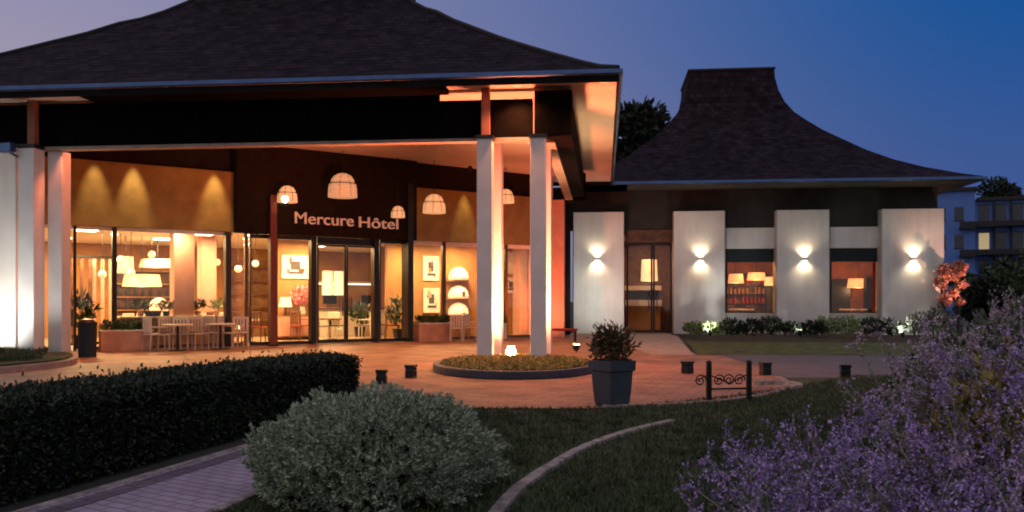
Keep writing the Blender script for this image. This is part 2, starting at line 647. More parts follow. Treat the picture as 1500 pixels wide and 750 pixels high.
# grass blades near the camera
gx = RNG.uniform(-2.3, 7.5, 105000)
gy = 4.2 + 11.5 * RNG.uniform(0, 1, 105000) ** 1.4
keep = (gy < 11.0 + np.clip(gx - 1.2, 0, 9) ** 1.25 * .62) & (gx > np.interp(gy, [3.6, 5.2, 6.1, 6.9, 7.9, 9.6, 10.8], [-2.5, -2.0, -1.78, -1.7, -1.65, -1.45, -1.2])) & (gx < 1.2 + gy * .6)
ar = np.array(arc)
gc = np.stack([gx, gy, np.full_like(gx, .004)], 1)[keep]
dist = np.min(np.hypot(gc[:, None, 0] - ar[None, :, 0], gc[:, None, 1] - ar[None, :, 1]), 1)
gc = gc[dist > .095]
gd = RNG.normal(size=(len(gc), 3)) * .45
gd[:, 2] = 1
tx, ty = RNG.uniform(-1.2, 4.2, 130), RNG.uniform(5.4, 10.6, 130)
far_ = np.min(np.hypot(tx[:, None] - ar[None, :, 0], ty[:, None] - ar[None, :, 1]), 1) > .25
tx, ty = tx[far_], ty[far_]
tuft = np.repeat(np.stack([tx, ty, np.full(len(tx), .004)], 1), 45, 0)
tuft[:, :2] += RNG.normal(size=(len(tuft), 2)) * .045
tuft_d = RNG.normal(size=(len(tuft), 3)) * .5
tuft_d[:, 2] = 1
gc = np.concatenate([gc, tuft, tuft])
gd = np.concatenate([gd, tuft_d * [1, 1, 1.6], tuft_d * [-1, -1, 1.3]])
o = leaves('grass', gc, gd, .06, .012, 'blade', kind='stuff')

# raised verge by the far left columns and its kerb
verge = [(-16, 15.0), (-10.6, 16.2), (-9.75, 17.2), (-9.7, 18.6), (-10.6, 20.5), (-12.3, 21.6), (-16, 20.5)]
vp = smooth_path(verge + [verge[0]], 4)[:-1]
MB().prism(vp, -.01, .16).build('grass_verge', 'lawn', kind='structure')
k = MB()
k.prism(strip_poly(smooth_path(verge[:5], 6), -.16, -.01), -.01, .12)
tag(k.build('kerb', 'kerb_stone', bevel=.015), 'rose kerb around the grass verge in front of the white wall', 'kerb')
gc = np.stack([RNG.uniform(-14, -9.8, 9000), RNG.uniform(16, 21, 9000), np.full(9000, .15)], 1)
gc = gc[(gc[:, 1] > 16.3 + .0 * gc[:, 0]) & (gc[:, 0] < -9.9 - .5 * np.abs(gc[:, 1] - 18))]
gd = RNG.normal(size=(len(gc), 3)) * .4
gd[:, 2] = 1
leaves('verge_grass', gc, gd, .16, .03, 'blade', kind='stuff')

# ------------------------------------------------------------------ pagoda roofs


def pagoda(name, uc, vc, W, D, prof, parent, shift=0., course=.24):
    """square rings with a concave slope; every course of shingles overlaps the one below by a small lip"""
    pts = []
    for (r0, z0), (r1, z1) in zip(prof[:-1], prof[1:]):
        L = math.hypot((r0 - r1) * W, z1 - z0)
        k = max(1, int(L / course))
        for i in range(k):
            t = i / k
            pts.append((r0 + (r1 - r0) * t, z0 + (z1 - z0) * t))
    pts.append(prof[-1])
    seq = [pts[0]]
    for p in pts[1:-1]:
        seq += [p, (p[0] + .003 / W, p[1] + .0025)]
    seq.append(pts[-1])
    mb = MB(M_UV)
    rings, acc, sl = [], [], 0
    for i, (r, z) in enumerate(seq):
        c = uc + shift * (1 - r)
        if i:
            sl += math.hypot((r - seq[i - 1][0]) * W, z - seq[i - 1][1])
        acc.append(sl)
        rings.append([(c - W * r, vc - D * r, z), (c + W * r, vc - D * r, z), (c + W * r, vc + D * r, z), (c - W * r, vc + D * r, z)])
    uvs = []
    for i in range(len(seq) - 1):
        a, b = rings[i], rings[i + 1]
        for k in range(4):
            j = (k + 1) % 4
            mb.add([a[k], a[j], b[j], b[k]], [(0, 1, 2, 3)])
            la = (Vector(a[j]) - Vector(a[k])).length / 2
            lb = (Vector(b[j]) - Vector(b[k])).length / 2
            uvs += [(-la + k * 50, acc[i]), (la + k * 50, acc[i]), (lb + k * 50, acc[i + 1]), (-lb + k * 50, acc[i + 1])]
    mb.add(rings[-1], [(0, 1, 2, 3)])
    uvs += [(0, 0), (1, 0), (1, 1), (0, 1)]
    mb.uv = uvs
    return mb.build(name, 'roof_shingle', parent)


def frame_ring(mb, u0, u1, v0, v1, t, z0, z1):
    """rectangular ring of thickness t outside u0..v1"""
    mb.box(u0 - t, u1 + t, v0 - t, v0, z0, z1)
    mb.box(u0 - t, u1 + t, v1, v1 + t, z0, z1)
    mb.box(u0 - t, u0, v0, v1, z0, z1)
    mb.box(u1, u1 + t, v0, v1, z0, z1)


# ------------------------------------------------------------------ main pavilion
MU0, MU1, MV0, MV1 = -18.7, .30, 18.05, 34.3
H = thing('entrance_pavilion', 'large lobby pavilion with dark pagoda roof, twin columns and glazed front', 'building', M_UV @ T(-9.2, 26.2))
muc, mvc, MW, MD = (MU0 + MU1) / 2, (MV0 + MV1) / 2, (MU1 - MU0) / 2, (MV1 - MV0) / 2
main_prof = [(1.0, 6.25), (.955, 6.38), (.915, 6.56), (.83, 6.98), (.74, 7.44), (.68, 7.76), (.60, 8.22), (.53, 8.62), (.47, 9.02), (.425, 9.25), (.38, 9.55), (.33, 9.95), (.285, 10.4), (.26, 11.1), (.25, 12.4)]
roof = pagoda('roof', muc, mvc, MW, MD, main_prof, H, .62)
for sx in (-1, 1):
    MB(M_UV).tube([(muc + .62 * (1 - r_) + sx * MW * r_, mvc - MD * r_, z_ + .03) for r_, z_ in main_prof], .05, 6).build('hip_tiles', 'roof_cap_metal', roof)
g = MB(M_UV)
frame_ring(g, MU0, MU1, MV0, MV1, .09, 6.13, 6.235)
g.build('gutter', 'gutter_metal', roof, bevel=.02)
g = MB(M_UV)
frame_ring(g, MU0 + .03, MU1 - .03, MV0 + .03, MV1 - .03, .03, 5.98, 6.128)
g.build('eave_board', 'fascia_black', roof)
MB(M_UV).box(MU0 + .035, MU1 - .035, MV0 + .035, MV1 - .035, 6.14, 6.2).build('soffit', 'soffit_paint', H)

MB(M_UV).box(at_v(120, 18.4)[0], at_v(650, 18.4)[0], MV0 + .12, 19.03, 6.03, 6.135).build('eave_joist', 'black_timber', H)
# beams below the soffit
MB(M_UV).box(-22, at_v(640, 18.93)[0], 18.93 + .18, 18.93 + .39, 5.922, 6.085).build('beam', 'black_timber', H)  # dark filler added over the beam to dim the lit soffit strip
cu1, _ = at_v(715, 18.93)
cu2, _ = at_v(790, 18.93)
VB = 18.93
MB(M_UV).box(-22, at_v(779, VB)[0], VB + .17, VB + .40, 5.06, 5.92).build('beam', 'black_timber', H, bevel=.01)
MB(M_UV).box(-22, at_v(779, VB)[0] + .02, VB + .15, VB + .42, 4.985, 5.055).build('beam_flange', 'flange_paint', H)
MB(M_UV).box(at_v(783, VB)[0], at_v(838, VB)[0], VB - .10, VB + .50, 5.04, 6.03).build('beam_end_block', 'black_timber', H, bevel=.02)
ub0, ub1 = at_v(800, VB)[0], at_v(838, VB)[0]
MB(M_UV).box(ub0, ub1, VB + .52, 30.6, 5.06, 5.84).build('beam', 'black_timber', H, bevel=.01)
MB(M_UV).box(ub0 - .1, ub0 + .16, VB + .52, 30.6, 4.985, 5.055).build('beam_flange', 'flange_paint', H)
MB(M_UV).box(ub0 - .15, ub1 + .05, 30.62, 31.1, 4.95, 5.95).build('beam_end_block', 'black_timber', H, bevel=.02)


def column(u, v, z0, z1, w, top=True, m='column_paint'):
    c = MB(M_UV).box(u - w / 2, u + w / 2, v - w / 2, v + w / 2, z0, z1).build('column', m, H, bevel=.012)
    if top:
        MB(M_UV).box(u - w / 2 - .03, u + w / 2 + .03, v - w / 2 - .03, v + w / 2 + .03, z1, z1 + .08).build('cap', 'black_metal', c)
        MB(M_UV).box(u - .09, u + .09, v - .02, v + .145, z1 + .085, 6.135).build('stub_post', 'stub_lit_brown', c)
    return c


column(cu1 - .06, VB, .15, 4.98, .34)
column(cu2 - .02, VB, .15, 4.98, .34)
lu1, _ = at_v(46, VB)
lu2, _ = at_v(87, VB + .5)
for uu in (cu1 - .06, cu2 - .02):
    column(uu, VB + 1.5, .10, 6.10, .40, top=False)
column(lu1, VB, .15, 4.98, .40)
column(lu2, VB + .5, .0, 4.98, .36, top=False)
for p in (768, 815):
    uu, _ = at_v(p, 32.6)
    column(uu, 32.6, 0, 5.2, .30 if p < 800 else .62, top=False, m='salmon_plaster')
# white wall at the far left
uw, dw = at_v(29, 19.25)
MB(M_UV).box(uw - 3.2, uw, 19.1, 19.45, 0, zz(222, dw)).build('wing_wall', 'white_render', H, bevel=.02)

# lobby front
S0, S1 = -2.6, at_w(778)[0]
sA, sB = at_w(342)[0], at_w(604)[0]
GT = 3.46
fl = MB(M_F).box(S0, 17.0, -.12, 9.6, -.01, .018)
fl.build('floor', 'interior_floor', H)
MB(M_F).box(S0, 17.0, .12, 9.6, GT + .09, GT + .2).build('ceiling', 'interior_ceiling', H)
MB(M_F).box(S0, 17.0, 9.4, 9.6, .02, GT + .08).build('back_wall', 'golden_wall', H)
MB(M_F).box(sB + .2, 17.0, 2.4, 2.55, .02, GT + .08).build('partition', 'golden_wall', H)
MB(M_F).box(S0 - .15, S0, .0, 9.6, .0, GT + .2).build('end_wall', 'golden_wall', H)
MB(M_F).box(S1 + .8, S1 + .95, -.1, 9.6, .0, 6.1).build('end_wall', 'salmon_plaster', H)
# brass fascias and the dark portal
MB(M_F).box(S0, sA - .01, -.06, .10, GT, 5.28).build('brass_fascia', 'brass', H, bevel=.01)
MB(M_F).box(sB + .01, S1 + .8, -.06, .10, GT, 5.28).build('brass_fascia', 'brass', H, bevel=.01)
MB(M_F).box(S0, S1 + .8, .02, .16, 5.285, 6.135).build('upper_wall', 'dark_wall', H)
MB(M_F).box(sA, sB, -.34, .0, GT - .02, 6.13).build('portal_wall', 'dark_wall', H, bevel=.01)
MB(M_F).box(S0, sA - .02, .0, .11, GT - .10, GT - .002).build('head_rail', 'cream_paint', H)
MB(M_F).box(sB + .02, S1 + .8, .0, .11, GT - .14, GT - .002).build('head_rail', 'cream_paint', H)


def mullion(px, w, m, d0=-.05, d1=.08, z1=GT - .01, z0=.02):
    s = at_w(px, d0)[0]
    return MB(M_F).box(s - w / 2, s + w / 2, d0, d1, z0, z1).build('mullion', m, H, bevel=.006)


for p, w, m, d0 in ((110, .07, 'black_metal', -.05), (168, .12, 'black_metal', -.06), (335, .16, 'black_metal', -.2), (361, .09, 'walnut', -.05),
                    (460, .17, 'black_metal', -.2), (552, .18, 'black_metal', -.2), (651, .13, 'walnut', -.05), (742, .12, 'walnut', -.05)):
    mullion(p, w, m, d0)
mullion(602, .20, 'black_metal', -.42, .08, 5.35)
sP = at_w(400, -.40)[0]
rp = MB(M_F).box(sP - .10, sP + .10, -.48, -.30, .02, 4.62).build('lantern_post', 'red_post', H, bevel=.01)
MB(M_F).box(sP - .14, sP + .14, -.52, -.26, .0, .06).build('base_plate', 'black_metal', rp)

bays = [S0 + .02, at_w(110)[0], at_w(168)[0], at_w(335)[0], at_w(361)[0], at_w(400)[0], at_w(460)[0], at_w(552)[0], at_w(602)[0], at_w(651)[0], at_w(742)[0], S1 + .78]
for i in range(len(bays) - 1):
    a0, a1 = bays[i] + .1, bays[i + 1] - .1
    if i == 6:
        continue
    wdw = MB(M_F).box(a0 - .02, a1 + .02, .015, .035, .14, GT - .16).build('window', 'glass', H)
    f = MB(M_F)
    f.box(a0, a1, -.03, .07, .022, .12)
    if 4 <= i <= 7:
        f.box(a0, a1, -.03, .07, GT - .145, GT - .022)
        f.box(a0, a0 + .04, -.025, .065, .11, GT - .14)
        f.box(a1 - .04, a1, -.025, .065, .11, GT - .14)
    f.build('frame', 'black_metal' if 3 < i < 8 else 'walnut', wdw)
# sliding doors with push bars
dA, dB = bays[6] + .1, bays[7] - .1
dm = (dA + dB) / 2
for x0, x1, hx in ((dA, dm - .01, dm - .15), (dm + .01, dB, dm + .15)):
    d = MB(M_F).box(x0 + .06, x1 - .06, .012, .03, .14, 3.14).build('door', 'glass', H)
    f = MB(M_F)
    f.box(x0, x0 + .055, -.02, .06, .025, 3.2)
    f.box(x1 - .055, x1, -.02, .06, .025, 3.2)
    f.box(x0 + .055, x1 - .055, -.02, .06, .025, .135)
    f.box(x0 + .055, x1 - .055, -.02, .06, 3.145, 3.2)
    f.build('frame', 'black_metal', d)
    MB(M_F).tube([(hx, -.07, .9), (hx, -.07, 1.5)], .02, 8).build('handle', 'gutter_metal', d, smooth=True)
MB(M_F).box(dA, dB, -.03, .07, 3.21, GT - .025).build('transom', 'black_metal', H)

# structural pillars in the lobby
for p, w, wid in ((267, 1.15, .60), (303, 3.4, .50)):
    s, d = at_w(p, w)
    MB(M_F).box(s - wid / 2, s + wid / 2, w - wid / 2, w + wid / 2, .02, GT + .085).build('pillar', 'salmon_plaster', H, bevel=.02)
# ceiling lights of the lobby; panels nearest the pillars are added to brighten them
for s, w, e in ((at_w(258, .45)[0], .45, 45), (at_w(298, 2.2)[0], 2.2, 70), (.8, 2.6, 230), (3.6, 5.2, 260), (5.8, 1.6, 150), (8.0, 2.2, 190), (9.4, 5.8, 230), (11.4, 1.2, 130), (13.6, 1.2, 130), (0.6, 6.8, 200)):
    MB(M_F).box(s - .3, s + .3, w - .3, w + .3, GT + .05, GT + .085).build('ceiling_light', 'lamp_white', H)
    p = M_F @ Vector((s, w, GT - .02))
    light('ceiling_lamp', 'AREA', p, e * 1.7, (1, .63, .29), H, target=(p.x, p.y, 0), size=.6)
# downlights grazing the brass
for p, e in ((140, 420), (197, 620), (316, 560), (683, 260)):
    s, d = at_w(p, -.20)
    MB(M_F).lathe([(.07, 0), (.07, .14)], s, -.46, 12, 5.98).build('downlight', 'black_metal', H)
    a = M_F @ Vector((s, -.46, 5.96))
    b = M_F @ Vector((s, -.10, 3.9))
    light('downlight_beam', 'SPOT', a, e, (1, .78, .46), H, target=b, spot_size=math.radians(34), spot_blend=.9, shadow_soft_size=.04)

# ------------------------------------------------------------------ restaurant pavilion
RU, RV, RW = 6.35, 42.6, 8.1
R = thing('restaurant_pavilion', 'smaller white panelled pavilion with tall pagoda roof and five wall lamps', 'building', M_UV @ T(RU, RV))
RV0 = RV - RW
rprof = [(1.0, 6.16), (.93, 6.36), (.81, 6.78), (.71, 7.22), (.61, 7.78), (.51, 8.46), (.44, 8.95), (.38, 9.45), (.325, 9.95), (.285, 10.5), (.258, 11.1), (.243, 11.7), (.24, 12.12)]
rr = pagoda('roof', RU, RV, RW, RW, rprof, R, -.62)
g = MB(M_UV)
frame_ring(g, RU - RW + .3, RU + RW, RV0, RV + RW, .10, 6.02, 6.145)
g.build('gutter', 'gutter_metal', rr, bevel=.02)
MB(M_UV).box(RU - .47 - RW * .246, RU - .47 + RW * .246, RV - RW * .246, RV + RW * .246, 12.10, 12.20).build('ridge_cap', 'roof_cap_metal', rr, bevel=.02)
MB(M_UV).box(RU - RW + 2.7, RU + RW - .02, RV0 + .02, RV + RW - .02, 6.05, 6.10).build('soffit', 'umber_band', R)
VP, VR = 36.2, 36.75


def zp(y, px=1110):
    return zz(y, at_v(px, VP)[1])


uL, uRt = at_v(838, VP)[0], at_v(1383, VP)[0]
ZT, ZM = zp(308), zp(275)
MB(M_UV).box(uL - .4, uRt - .05, VR, VR + .25, zp(334), 6.04).build('upper_wall', 'umber_band', R)
panels = [(840, 914), (987, 1062), (1138, 1215), (1292, 1383)]
for a, b in panels:
    MB(M_UV).box(at_v(a, VP)[0], at_v(b, VP)[0], VP, VR + .3, 0, ZT).build('wall_panel', 'white_render', R, bevel=.02)
MB(M_UV).box(uRt - .06, uRt - .01, VR + .32, 47, 0, 5.9).build('side_wall', 'white_render', R)
MB(M_UV).box(uL, uL + .2, VR + .32, 47, 0, 5.9).build('side_wall', 'umber_band', R)
MB(M_UV).box(-4.6, uL - .02, 34.9, 35.1, 0, 6.0).build('link_wall', 'dark_wall', R)
ROOM_B = 42.0
MB(M_UV).box(uL + .22, uRt - .07, VR - .1, ROOM_B, -.01, .03).build('floor', 'oak', R)
MB(M_UV).box(uL + .22, uRt - .07, ROOM_B, ROOM_B + .15, .03, 4.6).build('back_wall', 'amber_wall', R)
MB(M_UV).box(at_v(985, 39.6)[0] - 2.4, at_v(985, 39.6)[0], 39.6, 39.75, .03, 4.09).build('partition', 'walnut', R)  # dark partition added behind the door to keep the bay dim
MB(M_UV).box(at_v(1000, 38)[0], at_v(1000, 38)[0] + .12, 37.1, ROOM_B - .01, .03, 4.09).build('partition', 'amber_wall', R)
MB(M_UV).box(uL + .22, uRt - .07, VR + .27, ROOM_B, 4.1, 4.2).build('ceiling', 'salmon_plaster', R)
for a, b in ((1064, 1136), (1217, 1290)):
    x0, x1 = at_v(a, VR)[0], at_v(b, VR)[0]
    MB(M_UV).box(x0 - .04, x1 + .04, VR - .02, VR + .24, 0, zp(459)).build('spandrel', 'white_render', R, bevel=.01)
    MB(M_UV).box(x0 - .04, x1 + .04, VR - .06, VR + .24, zp(363), zp(332) - .003).build('lintel_panel', 'white_render', R, bevel=.01)
    wd = MB(M_UV).box(x0, x1, VR + .10, VR + .12, zp(458), zp(364)).build('window', 'glass', R)
    f = MB(M_UV)
    f.box(x0 - .03, x0 + .05, VR + .05, VR + .17, zp(459) + .003, zp(363) - .003)
    f.box(x1 - .05, x1 + .03, VR + .05, VR + .17, zp(459) + .003, zp(363) - .003)
    f.box(x0 + .052, x1 - .052, VR + .05, VR + .17, zp(459) + .003, zp(457.5))
    f.build('frame', 'black_metal', wd)
    MB(M_UV).box(x0 + .055, x1 - .055, VR + .07, VR + .095, zp(383), zp(363) - .004).build('blind', 'blind_navy', wd)
    MB(M_UV).box(x0 - .05, x1 + .05, VR - .08, VR + .04, zp(459) - .05, zp(459) + .002).build('sill', 'cream_paint', wd)
# door bay
x0, x1 = at_v(917, VR)[0], at_v(985, VR)[0]
MB(M_UV).box(x0, x1, VR - .03, VR + .2, zp(352), zp(334) - .003).build('transom_panel', 'walnut', R)
xm = x0 + (x1 - x0) * .58
for a, b in ((x0 + .02, xm - .01), (xm + .01, x1 - .02)):
    d = MB(M_UV).box(a + .08, b - .08, VR + .08, VR + .10, .15, zp(358)).build('door', 'glass', R)
    f = MB(M_UV)
    f.box(a, a + .078, VR + .03, VR + .15, .035, zp(353))
    f.box(b - .078, b, VR + .03, VR + .15, .035, zp(353))
    f.box(a + .08, b - .08, VR + .03, VR + .15, .035, .14)
    f.box(a + .08, b - .08, VR + .03, VR + .15, zp(357), zp(353))
    f.build('frame', 'black_metal', d)
    hx = b - .16 if a < xm - .5 else a + .16
    MB(M_UV).tube([(hx, VR - .03, .95), (hx, VR - .03, 1.75)], .025, 8).build('handle', 'gutter_metal', d, smooth=True)
for u, v, e in ((at_v(1100, 38.5)[0], 38.6, 170), (at_v(1255, 39)[0], 39.2, 120), (at_v(950, 37.5)[0], 37.5, 60)):
    MB(M_UV).box(u - .25, u + .25, v - .25, v + .25, 4.06, 4.095).build('ceiling_light', 'lamp_white', R)
    p = M_UV @ Vector((u, v, 4.0))
    light('ceiling_lamp', 'AREA', p, e, (1, .40, .14), R, target=(p.x, p.y, 0), size=.5)

# wall lamps: box bodies washing the panels up and down
lab = ['warm up and down wall lamp beside the blue planter on the first white panel',
       'warm wall lamp on the white panel between the glazed door and the pendant window',
       'warm wall lamp on the white panel between the two restaurant windows',
       'warm wall lamp on the widest white panel at the building corner']
for (px, py), lb in zip(((875, 379), (1026, 379), (1178, 379), (1338, 379)), lab):
    u, d = at_v(px, VP)
    z = zz(py, d)
    L = thing('wall_lamp', lb, 'wall lamp', M_UV @ T(u, VP, z), 'up and down lamps on the white panels')
    MB(M_UV).box(u - .11, u + .11, VP - .12, VP - .001, z - .085, z + .085).build('body', 'cream_paint', L, bevel=.01)
    for s in (1, -1):
        MB(M_UV).box(u - .09, u + .09, VP - .11, VP - .012, z + s * .088, z + s * .098).build('lens', 'sconce_glow', L)
        a = M_UV @ Vector((u, VP - .10, z + s * .11))
        b = M_UV @ Vector((u, VP - .012, z + s * .30))
        light('lamp_beam', 'SPOT', a, 60, (1, .74, .45), L, target=b, spot_size=math.radians(138), spot_blend=.8, shadow_soft_size=.03)

# ------------------------------------------------------------------ hanging lanterns, post lantern, sign


def lantern(name, lb, px, py, w, diam, glow, energy, hang_z=6.12, kind='big'):
    s, d = at_w(px, w)
    z = zz(py, d)
    p = M_F @ Vector((s, w, z))
    L = thing(name, lb, 'lantern', T(p.x, p.y, z), 'wicker lanterns at the entrance')
    r = diam / 2
    # open bell: wide drum below, domed cap above with a dark slot between
    MB(T(p.x, p.y, z)).lathe([(r * .98, -.42 * diam), (r * 1.0, -.40 * diam), (r * .96, -.10 * diam), (r * .90, .02 * diam)], n=24).build('shade', glow, L, smooth=True)
    MB(T(p.x, p.y, z)).lathe([(r * .80, .08 * diam), (r * .78, .16 * diam), (r * .60, .30 * diam), (r * .30, .38 * diam), (r * .10, .40 * diam)], n=24).build('cap', glow, L, smooth=True)
    rim = MB(T(p.x, p.y, z))
    for k in range(8):
        a = k * math.pi / 4
        rim.tube([(r * .99 * math.cos(a), r * .99 * math.sin(a), -.41 * diam), (r * .93 * math.cos(a), r * .93 * math.sin(a), .03 * diam), (r * .80 * math.cos(a), r * .80 * math.sin(a), .10 * diam), (r * .62 * math.cos(a), r * .62 * math.sin(a), .30 * diam)], .010, 5)
    rim.lathe([(r * .93, .02 * diam), (r * .93, .045 * diam)], n=24)
    rim.build('rib_cage', 'walnut', L)
    if hang_z:
        MB().tube([(p.x, p.y, z + .40 * diam), (p.x, p.y, hang_z)], .012, 6).build('cord', 'black_metal', L)
    light('lantern_bulb', 'POINT', (p.x, p.y, z + .05 * diam), energy, (1, .50, .22), L, shadow_soft_size=r * .5)
    return L, p


lantern('lantern', 'large woven lantern hanging in the middle above the entrance lettering', 502, 271, -.95, .92, 'wicker', 25)
L, p = lantern('lantern', 'brightest small lantern on top of the red post', 421, 284, -.62, .62, 'lantern_glow', 80, hang_z=None)
MB(T(p.x, p.y, p.z)).sphere((.0, -.27, -.20), .10).build('bulb', 'bulb_hot', L, smooth=True)
MB().tube([(p.x, p.y, p.z - .25), (p.x, p.y, p.z - .36), (p.x - .42, p.y + .1, p.z - .36)], .025, 6).build('bracket', 'black_metal', L)
lantern('lantern', 'dim amber lantern at the end of the entrance lettering', 583, 310, -.70, .46, 'lantern_glow', 18)
lantern('lantern', 'wide pale lantern hanging before the brass panel beside the twin columns', 636, 298, -.80, .78, 'lantern_glow', 35)
lantern('lantern', 'small lantern half hidden behind the first twin column', 741, 287, -.8, .60, 'lantern_glow', 30)


def text_mesh(body, size, frame, name, parent, m='sign_letter', depth=.03, sx=1.):
    cu = bpy.data.curves.new(name, 'FONT')
    cu.body = body
    cu.size = size
    cu.extrude = depth
    ob = bpy.data.objects.new(name + '_tmp', cu)
    COL.objects.link(ob)
    me = bpy.data.meshes.new_from_object(ob)
    bpy.data.objects.remove(ob)
    xs = [v.co.x for v in me.vertices]
    w = max(xs) - min(xs)
    me.transform(XF[parent.name].inverted() @ frame @ Matrix.Diagonal((sx / w if sx else 1, 1, 1, 1)) @ Matrix.Translation((-min(xs), 0, 0)) @ Matrix.Rotation(math.radians(90), 4, 'X'))
    o = bpy.data.objects.new(name, me)
    COL.objects.link(o)
    me.materials.clear()
    me.materials.append(M(m))
    o.parent = parent
    XF[o.name] = XF[parent.name]
    return o


s0, d0 = at_w(432, -.42)
s1, _ = at_w(518, -.42)
s2, _ = at_w(526, -.42)
s3, d3 = at_w(583, -.42)
zb = zz(327, d0)
SG = thing('entrance_sign', 'pink letters mounted on the dark wall above the doors', 'sign', M_F @ T((s0 + s3) / 2, -.42, zb))
text_mesh('Mercure', .52, M_F @ T(s0, -.42, zb), 'lettering', SG, sx=s1 - s0)
text_mesh('Hôtel', .50, M_F @ T(s2, -.42, zb - .02), 'lettering', SG, sx=s3 - s2)
MB(M_F).box(s0, s3, -.40, -.36, zb + .02, zb + .06).build('mounting_rail', 'black_metal', SG)

# ------------------------------------------------------------------ island with uplight, floodlights
isl = [(.06 + 1.66 * math.cos(t), 17.45 + 2.35 * math.sin(t)) for t in np.linspace(0, 2 * math.pi, 48, endpoint=False)]
ring = isl + [isl[0]]
I = tag(MB().prism(strip_poly(ring, 0, .14), 0, .15).build('planted_island', 'navy_kerb', bevel=.02), 'oval planted island with dark blue kerb around the twin columns', 'planter')
inner = [(.06 + 1.52 * math.cos(t), 17.45 + 2.2 * math.sin(t)) for t in np.linspace(0, 2 * math.pi, 48, endpoint=False)]
MB().prism(inner, .0, .13).build('soil', 'soil', I)
n = 9000
t = RNG.uniform(0, 2 * math.pi, n)
q = np.sqrt(RNG.uniform(0, .97, n))
c = np.stack([.06 + 1.5 * q * np.cos(t), 17.45 + 2.18 * q * np.sin(t), RNG.uniform(.125, .165, n)], 1)
d = RNG.normal(size=(n, 3)) * .9
d[:, 2] = .7
leaves('ground_cover', c, d, .06, .035, 'leaf_cover_lit', I, kind='stuff')


def flood(name, lb, x, y, z, tgt, e, col, size=80, m='flood_glow', grp=None, s=1., blend=.6, soft=.06):
    F = thing(name, lb, 'floodlight', T(x, y, z), grp)
    to = (Vector(tgt) - Vector((x, y, z + .12)))
    q = to.to_track_quat('Z', 'Y').to_matrix().to_4x4()
    mm = Matrix.Translation((x, y, z + .14)) @ q @ Matrix.Scale(s, 4)
    MB(mm).lathe([(.05, -.10), (.085, -.06), (.10, .05), (.10, .06)], n=16).build('housing', 'black_metal', F, smooth=False)
    MB(mm).lathe([(.085, .062), (.08, .072)], n=16).build('lens', m, F)
    MB().tube([(x, y, z - .03), (x, y, z + .12)], .02, 6).build('spike', 'black_metal', F)
    a = mm @ Vector((0, 0, .09))
    light('flood_beam', 'SPOT', a, e, col, F, target=tgt, spot_size=math.radians(size), spot_blend=blend, shadow_soft_size=soft)
    return F


ORG = (1, .21, .09)
pc = M_UV @ Vector(((cu1 + cu2) / 2 - .05, VB - .10, 0))
FL = flood('floodlight', 'orange uplight glowing on the island between the twin columns', pc.x, pc.y + .55, .14, (pc.x + .15, pc.y + 1.3, 6.1), 6000, ORG, 155, blend=.9, soft=.30)
MB().sphere((pc.x, pc.y + .40, .24), .11).build('globe', 'flood_glow', FL, smooth=True)
p2 = M_UV @ Vector((at_v(790, 30.2)[0], 30.2, 0))
flood('floodlight', 'orange uplight on the ground at the foot of the far salmon pillar', p2.x, p2.y, 0, (p2.x + .3, p2.y + 2.4, 3.2), 700, ORG, 120)
p3 = M_UV @ Vector((-.75, 23.2, 0))
flood('floodlight', 'warm white uplight under the open corner of the canopy behind the blue planter', p3.x, p3.y, 0, (p3.x + .45, p3.y + .6, 6.1), 1300, (1, .64, .32), 80, blend=1., soft=.35)
for u_, v_, e_ in ((-1.9, 18.7, 420), (.0, 18.6, 240), (-4.6, 20.5, 300), (-7.6, 19.6, 150), (-5.6, 24.5, 240), (-2.2, 25.5, 260), (-10.5, 21.0, 110)):  # soffit downlights added to brighten the forecourt and portal paving
    MB(M_UV).lathe([(.09, 0), (.09, .03)], u_, v_, 14, 6.105).build('downlight', 'added_downlight_lens', H)
    a_ = M_UV @ Vector((u_, v_, 6.09))
    light('downlight_beam', 'SPOT', a_, e_ * 2.5, (1, .31, .12) if v_ < 19.2 else (1, .47, .18), H, target=(a_.x, a_.y - .5, 0), spot_size=math.radians(130), spot_blend=.9, shadow_soft_size=.08)
pL = M_UV @ Vector((lu1 - .9, 17.6, 0))
flood('floodlight', 'white floodlight in the grass at the foot of the white wall', pL.x, pL.y, .16, (pL.x + .35, pL.y + 2.2, 2.4), 240, (1, .93, .80), 120, 'flood_white')
pw_ = M_UV @ Vector((at_v(15, 18.6)[0], 18.5, 0))
pq = M_UV @ Vector((at_v(127, 20.45)[0], 20.45, 0))
flood('floodlight', 'orange spotlight added behind the litter bin to light the pale columns', pq.x, pq.y, 0, (pq.x - .95, pq.y - .5, 2.7), 190, ORG, 95)  # added lamp, hidden by the bin, for the columns' orange sides
a_ = M_UV @ Vector((lu2 + 1.0, VB + .85, 6.09))
MB(M_UV).lathe([(.09, 0), (.09, .03)], lu2 + 1.0, VB + .85, 14, 6.105).build('downlight', 'added_downlight_lens', H)  # downlight added to turn the left columns' sides orange
b_ = M_UV @ Vector((lu2 + .2, VB + .5, 3.4))
light('downlight_beam', 'SPOT', a_, 420, ORG, H, target=b_, spot_size=math.radians(75), spot_blend=.8, shadow_soft_size=.1)
a_ = M_UV @ Vector((lu1 + .60, VB + .26, 4.93))
light('downlight_beam', 'SPOT', a_, 110, ORG, H, target=M_UV @ Vector((lu1 + .2, VB, 2.6)), spot_size=math.radians(60), spot_blend=.9, shadow_soft_size=.1)  # added spot without a fitting, reddens the outer left column's side
pf = M_UV @ Vector((lu2 + .05, 17.3, 0))
flood('floodlight', 'white floodlight added in the grass to brighten the inner pale column', pf.x, pf.y, .16, (pf.x + .12, pf.y + 2.0, 2.3), 120, (1, .95, .84), 70, 'flood_white', None, .8, blend=.9)  # extra flood added to whiten the column front
